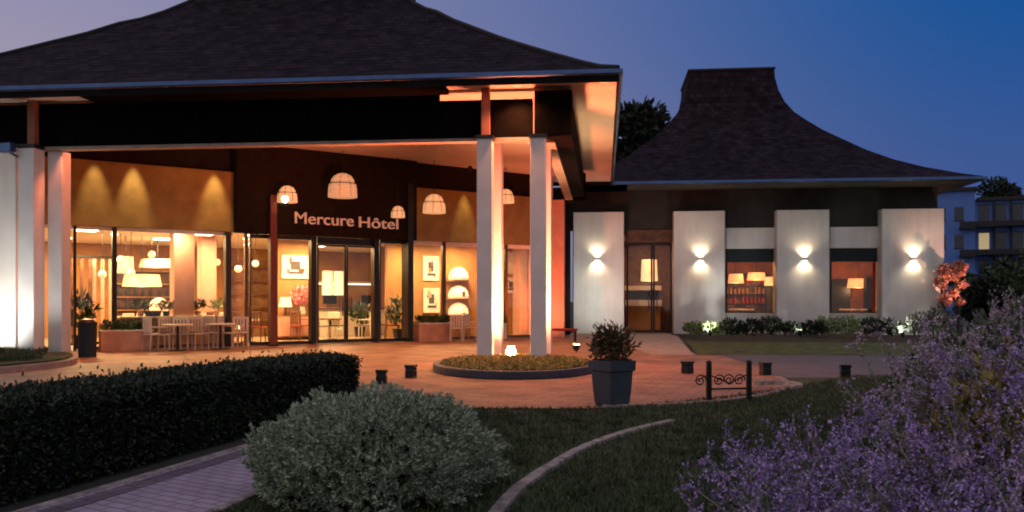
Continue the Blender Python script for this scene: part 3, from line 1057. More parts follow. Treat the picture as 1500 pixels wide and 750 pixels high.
W = thing('security_light', 'grey floodlight fitting at the top of the white wall', 'floodlight', T(pw_.x, pw_.y, 4.85))
MB(T(pw_.x, pw_.y, 4.85, -.3)).box(-.18, .18, -.10, .08, -.02, .2).build('housing', 'gutter_metal', W, bevel=.02)
MB(T(pw_.x, pw_.y, 4.85, -.3)).tube([(0, .05, .0), (.05, .3, -.1), (.05, .62, -.1)], .03, 6).build('bracket', 'gutter_metal', W)
sp = [('small black spotlight in the bed under the first lamp panel', 877, 33.4, 300), ('black spotlight in the bed under the panel beside the door', 1040, 33.4, 370),
      ('black spotlight among pale leaves under the panel between windows', 1172, 33.4, 370), ('black spotlight in the bed under the corner panel', 1322, 33.3, 410)]
for lb, px, v, e in sp:
    u, _ = at_v(px, v)
    p = M_UV @ Vector((u, v, 0))
    q = M_UV @ Vector((u, VP, 2.9))
    flood('garden_spotlight', lb, p.x, p.y, 0, q, e, (1, 1, .88), 125, 'flood_white', 'garden spotlights along the white panels', .8, blend=1.)

# ------------------------------------------------------------------ lobby furniture


def on_f(px, w, z=0.02):
    s, d = at_w(px, w)
    return M_F @ Vector((s, w, z))


def make_chair(mt, lb, grp, fab=None):
    t = thing('dining_chair', lb, 'chair', Matrix.Identity(4), grp)
    MB().box(-.22, .22, -.22, .22, .43, .47).build('seat', fab or mt, t, bevel=.01)
    b = MB()
    for i in range(5):
        x = -.18 + i * .09
        b.box(x - .028, x + .028, .20, .225, .50, .86)
    b.box(-.22, .22, .195, .23, .86, .92)
    b.build('backrest', mt, t, bevel=.006)
    for sx in (-1, 1):
        MB().tube([(sx * .20, -.20, 0), (sx * .19, -.19, .43)], [.016, .02], 6).build('leg', mt, t)
        MB().tube([(sx * .20, .24, 0), (sx * .20, .21, .45), (sx * .21, .215, .88)], [.016, .02, .016], 6).build('leg', mt, t)
        MB().box(sx * .23 - .018, sx * .23 + .018, -.20, .21, .64, .665).build('armrest', mt, t, bevel=.005)
    return t


rnd = random.Random(5)
ch = make_chair('white_resin', 'x', 'pale terrace chairs before the glazed front')
spots = [(226, 1.9, 'first pale terrace chair beside the terracotta planter box'), (249, .5, 'pale terrace chair turned to the glass before the wide salmon pillar'),
         (268, 2.6, 'pale terrace chair directly before the wide salmon pillar'), (291, .2, 'pale terrace chair before the thinner salmon pillar'),
         (313, 2.2, 'pale terrace chair between the thinner pillar and the black mullion'), (334, .9, 'pale terrace chair before the black mullion'),
         (352, 2.9, 'last pale terrace chair, nearest to the red post'),
         (668, 2.7, 'pale terrace chair before the shelves with white domes'), (692, .6, 'pale terrace chair next to the first twin column')]
for i, (px, rz, lb) in enumerate(spots):
    p = on_f(px, -.75 - .25 * (i % 2), 0)
    if i == 0:
        ch.matrix_world = T(p.x, p.y, .0, PHI + rz)
        XF[ch.name] = ch.matrix_world.copy()
        ch['label'] = lb
    else:
        dup(ch, T(p.x, p.y, .0, PHI + rz), lb)

rc = make_chair('walnut', 'x', 'red chairs inside the lobby', 'red_fabric')
for i, (px, w, rz, lb) in enumerate([(352, 1.6, .3, 'red seated chair inside beside the black mullion'), (376, 1.8, 2.5, 'red seated chair inside, close to the red post'),
                                     (318, 2.6, .9, 'red seated chair inside behind the thinner salmon pillar'), (440, 2.6, 2.0, 'red seated chair inside before the pink flowers'),
                                     (575, 1.4, 1.2, 'red seated chair inside the narrow glass bay beside the doors')]):
    p = on_f(px, w)
    m = T(p.x, p.y, .02, PHI + rz, 1.1)
    if i == 0:
        rc.matrix_world = m
        XF[rc.name] = m.copy()
        rc['label'] = lb
    else:
        dup(rc, m, lb)


def make_table(mt, lb, grp, r=.42):
    t = thing('round_table', lb, 'table', Matrix.Identity(4), grp)
    MB().lathe([(r - .01, .70), (r, .71), (r, .735), (r - .01, .74)], n=28).build('tabletop', mt, t)
    MB().lathe([(.035, .03), (.03, .69)], n=12).build('pedestal', 'black_metal', t)
    MB().lathe([(.24, 0), (.23, .02), (.05, .035)], n=20).build('base', 'black_metal', t)
    return t


tb = make_table('cream_paint', 'x', 'round tables at the lobby')
for i, (px, w, lb) in enumerate([(260, -1.35, 'round pale terrace table before the wide salmon pillar'), (323, -1.3, 'round pale terrace table before the black mullion'),
                                 (364, 2.3, 'round table inside between the red chairs'), (205, 2.4, 'round table inside before the hanging drum lamps')]):
    p = on_f(px, w, 0)
    m = T(p.x, p.y, .02 if w > 0 else 0)
    if i == 0:
        tb.matrix_world = m
        XF[tb.name] = m.copy()
        tb['label'] = lb
    else:
        dup(tb, m, lb)


def plant_leaves(parent, p, r, h, n, L, Wd, m, up=.6, name='foliage'):
    c = RNG.normal(size=(n, 3))
    c = unit(c) * (RNG.uniform(.25, 1, n) ** .6)[:, None]
    d = c.copy()
    d[:, 2] = np.abs(d[:, 2]) + up
    d += RNG.normal(size=(n, 3)) * .35
    c = c * np.array([r, r, h / 2]) + np.array([p[0], p[1], p[2] + h / 2])
    return leaves(name, c, d, L, Wd, m, parent)


def trough(lb, pxa, pxb, w, h, mt, leaf):
    a, b = at_w(pxa, w)[0], at_w(pxb, w)[0]
    c = M_F @ Vector(((a + b) / 2, w, 0))
    t = thing('planter_box', lb, 'planter', T(c.x, c.y, 0))
    MB(M_F).box(a, b, w - .2, w + .2, .0, h).build('box', mt, t, bevel=.01)
    MB(M_F).box(a - .015, b + .015, w - .215, w + .215, h, h + .03).build('rim', 'cream_paint', t)
    n = int((b - a) * 420)
    s = RNG.uniform(a + .05, b - .05, n)
    ww = RNG.uniform(w - .16, w + .16, n)
    pts = np.stack([AX + CE * s - SE * ww, AY + SE * s + CE * ww, h + RNG.uniform(.0, .22, n)], 1)
    d = RNG.normal(size=(n, 3)) * .6
    d[:, 2] = .8
    leaves('foliage', pts, d, .15, .05, leaf, t)
    return t


trough('long terracotta planter box with low greenery under the left glazing', 146, 222, -.45, .55, 'terracotta_box', 'leaf_mid')
trough('terracotta planter box with greenery under the glass by the twin columns', 610, 660, -.45, .60, 'terracotta_box', 'leaf_mid')
trough('pale planter box with greenery behind the first twin column', 706, 738, -.45, .55, 'white_resin', 'leaf_mid')

ac = make_chair('cream_paint', 'x', 'cream lobby chairs', 'grey_fabric')
tb2 = make_table('walnut', 'x', 'walnut lobby tables', .40)
for i, (px, w, rz, lb) in enumerate([(196, 3.0, .6, 'cream lobby chair under the lowest drum lamp'), (216, 3.4, 2.4, 'cream lobby chair between the drum lamps and the globe lamp'),
                                     (246, 2.6, 1.4, 'cream lobby chair just left of the wide salmon pillar'), (291, 3.0, 3.3, 'cream lobby chair between the two salmon pillars'),
                                     (325, 3.6, .2, 'cream lobby chair behind the black mullion'), (473, 2.4, .8, 'cream chair inside the doors near the first black frame'),
                                     (494, 2.9, 2.2, 'cream chair inside the doors near their middle'), (536, 2.5, 4.0, 'cream chair inside the doors near the second black frame'),
                                     (563, 2.8, 1.2, 'cream chair inside the narrow bay under its tall picture')]):
    p = on_f(px, w)
    m = T(p.x, p.y, .02, PHI + rz, 1.05)
    if i == 0:
        ac.matrix_world = m
        XF[ac.name] = m.copy()
        ac['label'] = lb.replace('left of', 'beside')
    else:
        dup(ac, m, lb.replace('just left of', 'beside'))
for i, (px, w, lb) in enumerate([(208, 3.2, 'walnut table under the lowest drum lamp'), (308, 3.3, 'walnut table between the pillars and the black mullion'), (484, 2.6, 'walnut table inside the glass doors')]):
    p = on_f(px, w)
    m = T(p.x, p.y, .02)
    if i == 0:
        tb2.matrix_world = m
        XF[tb2.name] = m.copy()
        tb2['label'] = lb
    else:
        dup(tb2, m, lb)
for px, w, h, lb in ((584, 1.0, 1.5, 'tall green floor plant in the narrow bay beside the doors'), (527, 3.9, 1.3, 'green floor plant before the reception desk'), (118, 1.2, 1.6, 'dark green floor plant inside by the paired pale columns')):
    p = on_f(px, w)
    t = thing('floor_plant', lb, 'plant', T(p.x, p.y, .02), 'floor plants in the lobby')
    MB(T(p.x, p.y, .02)).lathe([(.16, 0), (.22, .36), (.23, .38)], n=16).build('pot', 'black_fabric', t)
    plant_leaves(t, (p.x, p.y, .38), .36, h - .4, 170, .26, .09, 'leaf_mid')
# buffet counter with plants
a, b = at_w(175, 1.0)[0], at_w(330, 1.0)[0]
c = M_F @ Vector(((a + b) / 2, 1.0, .02))
B = thing('buffet_counter', 'long low cream topped counter behind the left glazing', 'counter', T(c.x, c.y, .02))
MB(M_F).box(a, b, .75, 1.2, .02, .88).build('body', 'oak', B, bevel=.01)
MB(M_F).box(a - .05, b + .05, .70, 1.25, .88, .93).build('countertop', 'cream_paint', B, bevel=.01)
for i, (px, m, lb) in enumerate([(206, 'leaf_mid', 'bushy green pot plant at the counter end under drum lamps'), (243, 'leaf_yellow', 'yellowish pot plant on the counter beside the wide salmon pillar'),
                                 (290, 'leaf_mid', 'green pot plant on the counter before the thinner pillar'), (318, 'leaf_pale', 'pale leaved pot plant at the counter end near the black mullion')]):
    s, d = at_w(px, 1.0)
    p = M_F @ Vector((s, 1.0, .93))
    t = thing('pot_plant', lb, 'plant', T(p.x, p.y, .93), 'pot plants on the counter')
    MB(T(p.x, p.y, .93)).lathe([(.07, 0), (.10, .14), (.105, .15)], n=14).build('pot', 'black_fabric' if i == 1 else 'terracotta_box', t)
    plant_leaves(t, (p.x, p.y, 1.05), .22, .32, 90, .16, .06, m)
# dark chest between
p = on_f(224, 1.0, .93)
t = thing('basket', 'black basket on the counter under the drum lamps', 'basket', T(p.x, p.y, .93))
MB(T(p.x, p.y, .93, PHI)).lathe([(.20, 0), (.26, .16)], n=16).build('bowl', 'black_fabric', t)
MB(T(p.x, p.y, .93, PHI)).tube([(-.25, 0, .16), (-.16, 0, .32), (0, 0, .38), (.16, 0, .32), (.25, 0, .16)], .015, 6).build('handle', 'black_fabric', t)

# slatted screens
for (pa, pb, w, lb, mt) in ((107, 132, 3.2, 'dark red slatted timber screen inside behind the paired columns', 'walnut'), (138, 162, 3.6, 'salmon and dark slatted screen inside beside the black mullion', 'salmon_plaster')):
    a, b = at_w(pa, w)[0], at_w(pb, w)[0]
    c = M_F @ Vector(((a + b) / 2, w, .02))
    t = thing('slatted_screen', lb, 'screen', T(c.x, c.y, .02))
    s = MB(M_F)
    k = int((b - a) / .22)
    for i in range(k + 1):
        x = a + (b - a) * i / k
        s.box(x - .05, x + .05, w - .04, w + .04, .10, 2.72)
    s.build('slats', mt, t)
    r = MB(M_F)
    r.box(a - .08, b + .08, w - .06, w + .06, .02, .098)
    r.box(a - .08, b + .08, w - .06, w + .06, 2.722, 2.80)
    r.build('rail', 'black_metal', t)

# drum pendants inside


def drum(lb, px, py, w, r, h, glow, e, frame='f'):
    if frame == 'f':
        s, d = at_w(px, w)
        p = M_F @ Vector((s, w, 0))
        top = GT + .085
    else:
        u, d = at_v(px, w)
        p = M_UV @ Vector((u, w, 0))
        top = 4.095
    z = zz(py, d)
    t = thing('pendant_lamp', lb, 'pendant lamp', T(p.x, p.y, z), 'drum lamps inside')
    MB(T(p.x, p.y, z)).lathe([(r, -h / 2), (r * .88, h / 2)], n=22).build('lamp_shade', glow, t, smooth=False)
    MB().tube([(p.x, p.y, z + h / 2), (p.x, p.y, top)], .012, 6).build('cord', 'black_metal', t)
    light('lamp_bulb', 'POINT', (p.x, p.y, z - h / 2 - .08), e, (1, .6, .28), t, shadow_soft_size=.1)


drum('small round drum lamp at the black mullion inside the lobby', 184, 388, 4.5, .26, .55, 'shade_glow', 20)
drum('wide drum lamp inside the lobby nearest to the wide salmon pillar', 231, 386, 6.0, .62, .28, 'shade_glow', 25)
drum('broad drum lamp hanging lowest over the lobby counter', 208, 411, 4.4, .62, .40, 'shade_glow', 30)
GL = None  # invented pendants, added as bright highlights in the lobby
for px, py, w in ((150, 402, 2.6), (177, 380, 3.4), (192, 399, 2.8), (222, 373, 4.8), (318, 384, 4.0), (349, 394, 2.2), (374, 386, 3.0)):
    s, d = at_w(px, w)
    p = M_F @ Vector((s, w, 0))
    z = zz(py, d)
    if GL is None:
        GL = thing('added_globe_pendant', 'small globe pendant added for bright highlights among the lobby lights', 'pendant lamp', T(p.x, p.y, z), 'small globe pendants added for lobby highlights')
        MB(T(p.x, p.y, z)).sphere((0, 0, 0), .12, 14, 10).build('globe', 'shade_glow', GL, smooth=True)
        MB(T(p.x, p.y, z)).tube([(0, 0, .12), (0, 0, GT + .08 - z)], .010, 6).build('cord', 'black_metal', GL)
    else:
        dup(GL, T(p.x, p.y, z, 0))
# globe table lamp and shelf
p = on_f(233, 3.4, 0)
t = thing('side_table', 'dark side table carrying the globe lamp', 'table', T(p.x, p.y, .02))
MB(T(p.x, p.y, .02, PHI)).box(-.35, .35, -.25, .25, .66, .70).build('tabletop', 'walnut', t)
for sx in (-.3, .3):
    for sy in (-.2, .2):
        MB(T(p.x, p.y, .02, PHI)).box(sx - .025, sx + .025, sy - .025, sy + .025, 0, .658).build('leg', 'walnut', t)
t = thing('table_lamp', 'round glowing globe lamp on the side table beside the pillar', 'table lamp', T(p.x, p.y, .72))
MB(T(p.x, p.y, .725)).lathe([(.12, 0), (.12, .03), (.03, .05), (.03, .20)], n=14).build('base', 'black_metal', t)
MB(T(p.x, p.y, .725)).sphere((0, 0, .46), .30, 18, 12).build('globe', 'shade_glow', t, smooth=True)

# back bar
a, b = at_w(172, 8.9)[0], at_w(262, 8.9)[0]
c = M_F @ Vector(((a + b) / 2, 9.0, .02))
t = thing('wall_shelf', 'tall walnut shelf on the back wall behind the drum lamps', 'shelf', T(c.x, c.y, .02))
MB(M_F).box(a, b, 9.25, 9.38, .02, 2.5).build('back_panel', 'walnut', t)
for z in (.5, 1.0, 1.5, 2.0, 2.5):
    MB(M_F).box(a, b, 8.95, 9.24, z, z + .05).build('shelf', 'oak', t)
BO = None
for i in range(16):
    s_ = a + .12 + (b - a - .24) * (i % 8) / 7
    z_ = (1.05, 1.55)[i // 8]
    p = M_F @ Vector((s_, 9.1, z_))
    sc_l = rnd.uniform(.85, 1.2)
    if BO is None:
        BO = thing('bottle', 'dark bottle on the tall walnut shelf behind the drum lamps', 'bottle', T(p.x, p.y, z_), 'bottles on the back shelf')
        MB(T(p.x, p.y, z_)).lathe([(.045, 0), (.05, .02), (.05, .20), (.018, .26), (.018, .34)], n=10).build('body', 'navy_kerb', BO, smooth=True)
        MB(T(p.x, p.y, z_)).lathe([(.021, .34), (.021, .37)], n=10).build('stopper', 'brass', BO)
    else:
        dup(BO, T(p.x, p.y, z_, 0, sc_l))
a, b = at_w(337, 6.0)[0], at_w(400, 6.0)[0]
c = M_F @ Vector(((a + b) / 2, 6.2, .02))
t = thing('wall_shelf', 'dark open shelf unit inside behind the red chairs', 'shelf', T(c.x, c.y, .02))
MB(M_F).box(a, b, 6.3, 6.4, .02, 3.0).build('back_panel', 'oak', t)
for z in (.6, 1.1, 1.6, 2.1, 2.6):
    MB(M_F).box(a, b, 6.0, 6.29, z, z + .06).build('shelf', 'walnut', t)
for x in (a - .03, (a + b) / 2, b + .03):
    MB(M_F).box(x - .03, x + .03, 5.98, 6.3, .02, 3.05).build('upright', 'walnut', t)

# pictures


def picture(lb, px, py, w, wd, ht, dark=True):
    s, d = at_w(px, w)
    z = zz(py, d)
    p = M_F @ Vector((s, w, z))
    t = thing('framed_picture', lb, 'picture', T(p.x, p.y, z), 'pale framed pictures')
    f = MB(M_F)
    f.box(s - wd / 2 - .04, s + wd / 2 + .04, w - .035, w, z + ht / 2, z + ht / 2 + .04)
    f.box(s - wd / 2 - .04, s + wd / 2 + .04, w - .035, w, z - ht / 2 - .04, z - ht / 2)
    f.box(s - wd / 2 - .04, s - wd / 2, w - .035, w, z - ht / 2, z + ht / 2)
    f.box(s + wd / 2, s + wd / 2 + .04, w - .035, w, z - ht / 2, z + ht / 2)
    f.build('frame', 'cream_paint', t)
    MB(M_F).box(s - wd / 2, s + wd / 2, w - .02, w - .003, z - ht / 2, z + ht / 2).build('sheet', 'picture_paper', t)
    if dark:
        for q in range(5):
            x_, z_ = rnd.uniform(-.3, .3) * wd, rnd.uniform(-.36, .36) * ht
            a_, b_ = rnd.uniform(.03, .13) * wd, rnd.uniform(.03, .12) * ht
            MB(M_F).box(s + x_ - a_, s + x_ + a_, w - .0305 - .001 * q, w - .0275, z + z_ - b_, z + z_ + b_).build('motif', rnd.choice(['golden_wall', 'walnut', 'salmon_plaster', 'grey_fabric']), t)
        k = MB(M_F)
        k.box(s - wd * .2, s + wd * .18, w - .026, w - .021, z - ht * .15, z + ht * .28)
        k.box(s - wd * .28, s + wd * .3, w - .026, w - .021, z - ht * .34, z - ht * .22)
        k.build('print', 'picture_ink', t)


a, b = at_w(404, 3.4)[0], at_w(456, 3.4)[0]
MB(M_F).box(a, b, 3.4, 3.55, .02, GT + .08).build('partition', 'golden_wall', H)
picture('wide picture with dark motif inside the bay beside the red post', 433, 391, 3.39, .95, .75)
picture('tall picture inside the narrow bay beside the doors', 577, 398, 2.39 + 2.6, .50, 1.3)
picture('upper framed picture on the golden wall between brown mullions', 631, 393, 2.38, .60, .85)
picture('lower framed picture on the golden wall above the greenery', 632, 440, 2.38, .62, .85)
picture('framed picture on the golden wall just past the first twin column', 748, 385, 2.38, .55, .8, False)
picture('low framed picture on the golden wall past the first twin column', 748, 418, 2.38, .50, .55)
MB(M_F).box(at_w(552, 5)[0], at_w(612, 5)[0], 5.0, 5.12, .02, GT + .08).build('partition', 'golden_wall', H)
# domes in the niche shelf
s, d = at_w(671, 2.2)
c = M_F @ Vector((s, 2.25, .02))
t = thing('niche_shelf', 'narrow wall shelf holding three white domes', 'shelf', T(c.x, c.y, 0))
zs = [zz(y, d) for y in (410, 437, 462)]
for z in zs:
    MB(M_F).box(s - .55, s + .55, 1.98, 2.39, z - .05, z).build('shelf', 'oak', t)
for z, lb, sc in zip(zs, ('top white dome lamp on the niche shelf', 'middle white dome lamp with dark opening on the niche shelf', 'bottom white dome lamp on the niche shelf'), (1, .9, 1)):
    p = M_F @ Vector((s, 2.18, z))
    t2 = thing('dome_lamp', lb, 'lamp', T(p.x, p.y, z), 'white dome lamps on the niche shelf')
    MB(T(p.x, p.y, z)).lathe([(.38, .0), (.40, .10), (.36, .26), (.26, .40), (.10, .48), (.02, .49)], n=20).build('dome', 'shade_glow', t2, smooth=True)
    MB(T(p.x, p.y, z, PHI)).box(-.05, .06, -.42, -.34, .06, .26 if sc < 1 else .10).build('opening', 'walnut', t2)

# sideboard with pink flowers
s, d = at_w(432, 3.0)
p = M_F @ Vector((s, 3.0, .02))
t = thing('sideboard', 'pale oak sideboard against the wall under the wide picture', 'sideboard', T(p.x, p.y, .02))
MB(M_F).box(s - .85, s + .85, 2.8, 3.3, .12, .85).build('body', 'oak', t, bevel=.01)
for x in (-.42, .42):
    MB(M_F).box(s + x - .39, s + x + .39, 2.78, 2.798, .16, .81).build('door', 'salmon_plaster', t)
for x in (-.75, .75):
    MB(M_F).box(s + x - .04, s + x + .04, 2.85, 3.25, .02, .118).build('leg', 'black_metal', t)
s, d = at_w(443, 3.0)
p = M_F @ Vector((s, 3.0, .85))
t = thing('flower_vase', 'vase of pink flowers on the oak sideboard', 'vase', T(p.x, p.y, .85))
MB(T(p.x, p.y, .852)).lathe([(.08, 0), (.12, .12), (.07, .28), (.09, .32)], n=14).build('vase', 'cream_paint', t, smooth=True)
plant_leaves(t, (p.x, p.y, 1.15), .38, .75, 260, .14, .10, 'pink_petal', name='blossom')
s, d = at_w(418, 3.0)
p = M_F @ Vector((s, 3.0, .85))
t = thing('table_lamp', 'cream shaded table lamp on the sideboard left of the pink flowers', 'table lamp', T(p.x, p.y, .85))
t['label'] = 'cream shaded table lamp on the sideboard close to the red post'
MB(T(p.x, p.y, .852)).lathe([(.11, 0), (.10, .03), (.025, .05), (.025, .32)], n=14).build('base', 'black_metal', t)
MB(T(p.x, p.y, .852)).lathe([(.24, .32), (.16, .66)], n=18).build('lamp_shade', 'shade_glow', t)

# reception desk
s, d = at_w(508, 5.2)
p = M_F @ Vector((s, 5.2, .02))
t = thing('reception_desk', 'pale reception desk seen through the glass doors', 'desk', T(p.x, p.y, .02))
MB(M_F).box(s - 1.7, s + 1.7, 4.9, 5.5, .02, 1.05).build('front_panel', 'cream_paint', t, bevel=.01)
MB(M_F).box(s - 1.8, s + 1.8, 4.8, 5.6, 1.05, 1.12).build('countertop', 'walnut', t, bevel=.01)
for i, (dx, lb) in enumerate(((-.7, 'black monitor on the desk nearer the red post'), (.9, 'black monitor on the desk nearer the twin columns'))):
    pp = M_F @ Vector((s + dx, 5.2, 1.12))
    t = thing('computer_monitor', lb, 'monitor', T(pp.x, pp.y, 1.12), 'monitors on the reception desk')
    MB(T(pp.x, pp.y, 1.122, PHI)).box(-.28, .28, -.015, .015, .14, .48).build('screen', 'black_metal', t, bevel=.005)
    MB(T(pp.x, pp.y, 1.122, PHI)).lathe([(.11, 0), (.10, .012), (.02, .02), (.02, .139)], n=12).build('stand', 'black_metal', t)
s, d = at_w(510, 8.6)
z = zz(414, d)
p = M_F @ Vector((s, 9.2, z))
t = thing('wall_shelf', 'white lit shelf on the wall behind the reception desk', 'shelf', T(p.x, p.y, z))
MB(M_F).box(s - 1.6, s + 1.6, 8.9, 9.39, z - .05, z + .05).build('board', 'cream_paint', t)
MB(M_F).box(s - 1.5, s + 1.5, 9.0, 9.05, z - .07, z - .052).build('light_strip', 'lamp_white', t)
for px, lb in ((480, 'tall pale floor lamp shade beyond the doors near the first frame'), (497, 'second tall pale floor lamp beyond the doors')):
    p = on_f(px, 7.6)
    t = thing('floor_lamp', lb, 'floor lamp', T(p.x, p.y, .02), 'floor lamps behind reception')
    MB(T(p.x, p.y, .02)).lathe([(.16, 0), (.15, .02), (.02, .04), (.02, 1.6)], n=12).build('stem', 'black_metal', t)
    MB(T(p.x, p.y, .02)).lathe([(.24, 1.6), (.22, 2.6)], n=18).build('lamp_shade', 'shade_glow', t)

# litter bin at far left
p = M_UV @ Vector((at_v(128, 19.9)[0], 19.9, 0))
t = thing('litter_bin', 'dark green cylindrical litter bin next to the inner pale column', 'bin', T(p.x, p.y, 0))
MB(T(p.x, p.y)).lathe([(.20, 0), (.21, .05), (.22, .80)], n=20).build('body', 'blind_navy', t)
MB(T(p.x, p.y)).lathe([(.235, .80), (.235, .86), (.15, .93), (.02, .95)], n=20).build('lid', 'black_metal', t)
# red bench by the far pillar
p = M_UV @ Vector((at_v(822, 29.2)[0], 29.2, 0))
t = thing('bench', 'low dark red bench at the foot of the far salmon pillar', 'bench', T(p.x, p.y))
MB(T(p.x, p.y, 0, -ANG)).box(-.55, .55, -.2, .2, .36, .44).build('seat', 'red_fabric', t, bevel=.02)
for sx in (-.48, .48):
    MB(T(p.x, p.y, 0, -ANG)).box(sx - .04, sx + .04, -.18, .18, 0, .358).build('leg', 'black_metal', t)

# ------------------------------------------------------------------ restaurant furniture
drum('orange drum lamp nearest the door edge inside the first restaurant window', 1078, 408, 39.2, .34, .40, 'shade_orange', 30, 'r')
drum('orange drum lamp in the middle of the first restaurant window', 1108, 405, 40.4, .42, .34, 'shade_orange', 30, 'r')
drum('orange drum lamp at the far edge of the first restaurant window', 1132, 412, 38.8, .36, .36, 'shade_orange', 25, 'r')
drum('single orange drum lamp hanging inside the corner window', 1258, 415, 39.8, .50, .40, 'shade_orange', 40, 'r')
for (px, v, lb) in ((1085, 38.0, 'dining table inside the first restaurant window'), (1250, 38.0, 'dining table inside the corner window')):
    u, d = at_v(px, v)
    p = M_UV @ Vector((u, v, .03))
    dup(tb, T(p.x, p.y, .03, 0, 1.35), lb, 'restaurant tables')
for (px, v, rz, lb) in ((1074, 37.6, .4, 'red chair at the first restaurant window near the door'), (1106, 38.2, 2.2, 'red chair at the first restaurant window near the middle panel'), (1266, 37.8, 1.5, 'red chair inside the corner window')):
    u, d = at_v(px, v)
    p = M_UV @ Vector((u, v, .03))
    dup(rc, T(p.x, p.y, .03, rz, 1.25), lb, 'restaurant chairs')
a, b = at_v(1062, 41.4)[0], at_v(1128, 41.4)[0]
c = M_UV @ Vector(((a + b) / 2, 41.6, .03))
t = thing('bar_shelf', 'dark bar shelf with glasses at the back of the first restaurant window', 'shelf', T(c.x, c.y, .03))
MB(M_UV).box(a, b, 41.7, 41.8, .03, 2.7).build('back_panel', 'walnut', t)
for z in (1.2, 1.65, 2.1, 2.6):
    MB(M_UV).box(a, b, 41.35, 41.69, z, z + .05).build('shelf', 'black_metal', t)
for z in (1.25, 1.70, 2.15):
    g = MB(M_UV)
    for i in range(11):
        if rnd.random() < .8:
            g.lathe([(.05, 0), (.06, .08), (.05, rnd.uniform(.2, .34))], a + .1 + (b - a - .2) * i / 10, 41.5, 8, z + .002)
    g.build('glasses', rnd.choice(['golden_wall', 'cream_paint', 'red_fabric']), t)['kind'] = 'stuff'
for px, zc, w_, h_ in ((1232, 1.9, .5, .8), (1275, 2.2, .4, .5)):
    u, d = at_v(px, 41.97)
    p = M_UV @ Vector((u, 41.97, zc))
    t = thing('framed_picture', 'dark framed picture on the amber wall of the corner window' if px < 1250 else 'smaller framed picture beside the red curtain', 'picture', T(p.x, p.y, zc), 'restaurant pictures')
    MB(M_UV).box(u - w_, u + w_, 41.93, 41.99, zc - h_ / 2, zc + h_ / 2).build('frame', 'black_metal', t)
    MB(M_UV).box(u - w_ + .06, u + w_ - .06, 41.92, 41.928, zc - h_ / 2 + .06, zc + h_ / 2 - .06).build('sheet', 'golden_wall', t)
# curtain, tall dark cabinet
u0, _ = at_v(1280, 37.3)
t = MB(M_UV)
for i in range(6):
    t.lathe([(.055, .05), (.05, 2.0), (.055, 3.9)], u0 + .09 * i, 37.3 + .02 * (i % 2), 8)
tag(t.build('curtain', 'red_fabric', smooth=True), 'dark red curtain at the side of the corner window', 'curtain')
for px, v, wd, lb in ((1226, 40.8, 1.1, 'dark tall cabinet inside the corner window beside the orange lamp'), (1273, 38.6, .35, 'slim black cabinet inside the corner window before the red curtain'), (1130, 40.2, .5, 'slim dark cabinet inside the first restaurant window')):
    u, d = at_v(px, v)
    p = M_UV @ Vector((u, v, .03))
    t = thing('tall_cabinet', lb, 'cabinet', T(p.x, p.y, .03))
    MB(T(p.x, p.y, .03, -ANG)).box(-wd / 2, wd / 2, -.22, .22, .08, 2.35).build('body', 'black_metal', t, bevel=.01)
    MB(T(p.x, p.y, .03, -ANG)).box(-wd / 2 - .02, wd / 2 + .02, -.24, .24, 2.352, 2.42).build('cornice', 'walnut', t)
    MB(T(p.x, p.y, .03, -ANG)).box(-wd / 2 + .02, wd / 2 - .02, -.2, .2, .0, .078).build('plinth', 'walnut', t)
# display behind the glazed door
u, d = at_v(942, 38.4)
p = M_UV @ Vector((u, 38.4, .03))
t = thing('display_counter', 'cream topped counter with amber boxes behind the glazed door', 'counter', T(p.x, p.y, .03))
MB(M_UV).box(u - .75, u + .75, 38.2, 38.8, .03, 1.15).build('body', 'golden_wall', t, bevel=.01)
MB(M_UV).box(u - .8, u + .8, 38.1, 38.85, 1.15, 1.42).build('countertop', 'cream_paint', t, bevel=.01)
MB(M_UV).box(u - .7, u + .7, 38.4, 38.7, 1.42, 1.85).build('shelf_back', 'black_metal', t)
MB(M_UV).box(u - .8, u + .8, 38.35, 38.75, 1.85, 2.05).build('shelf', 'cream_paint', t)
drum('square cream lamp hanging behind the glazed restaurant door', 951, 396, 38.6, .38, .95, 'shade_glow', 22, 'r')

# ------------------------------------------------------------------ forecourt objects
# slate planter, tapered and slightly rounded, one corner turned to the camera
PX, PY = 1.33, 11.38
P = thing('slate_planter', 'large tapered slate blue planter with a brown green shrub on the forecourt edge', 'planter', T(PX, PY, 0))
pm = T(PX, PY, 0, .62)


def sq_loft(mb, prof):
    r = 1.4142
    for (a, z0), (b, z1) in zip(prof[:-1], prof[1:]):
        pa = [(a, a), (-a, a), (-a, -a), (a, -a)]
        pb = [(b, b), (-b, b), (-b, -b), (b, -b)]
        mb.add([(*q, z0) for q in pa] + [(*q, z1) for q in pb], [(i, (i + 1) % 4, 4 + (i + 1) % 4, 4 + i) for i in range(4)])
    a, z = prof[0]
    mb.add([(a, a, z), (-a, a, z), (-a, -a, z), (a, -a, z)], [(0, 1, 2, 3)])
    a, z = prof[-1]
    mb.add([(a, a, z), (-a, a, z), (-a, -a, z), (a, -a, z)], [(0, 1, 2, 3)])


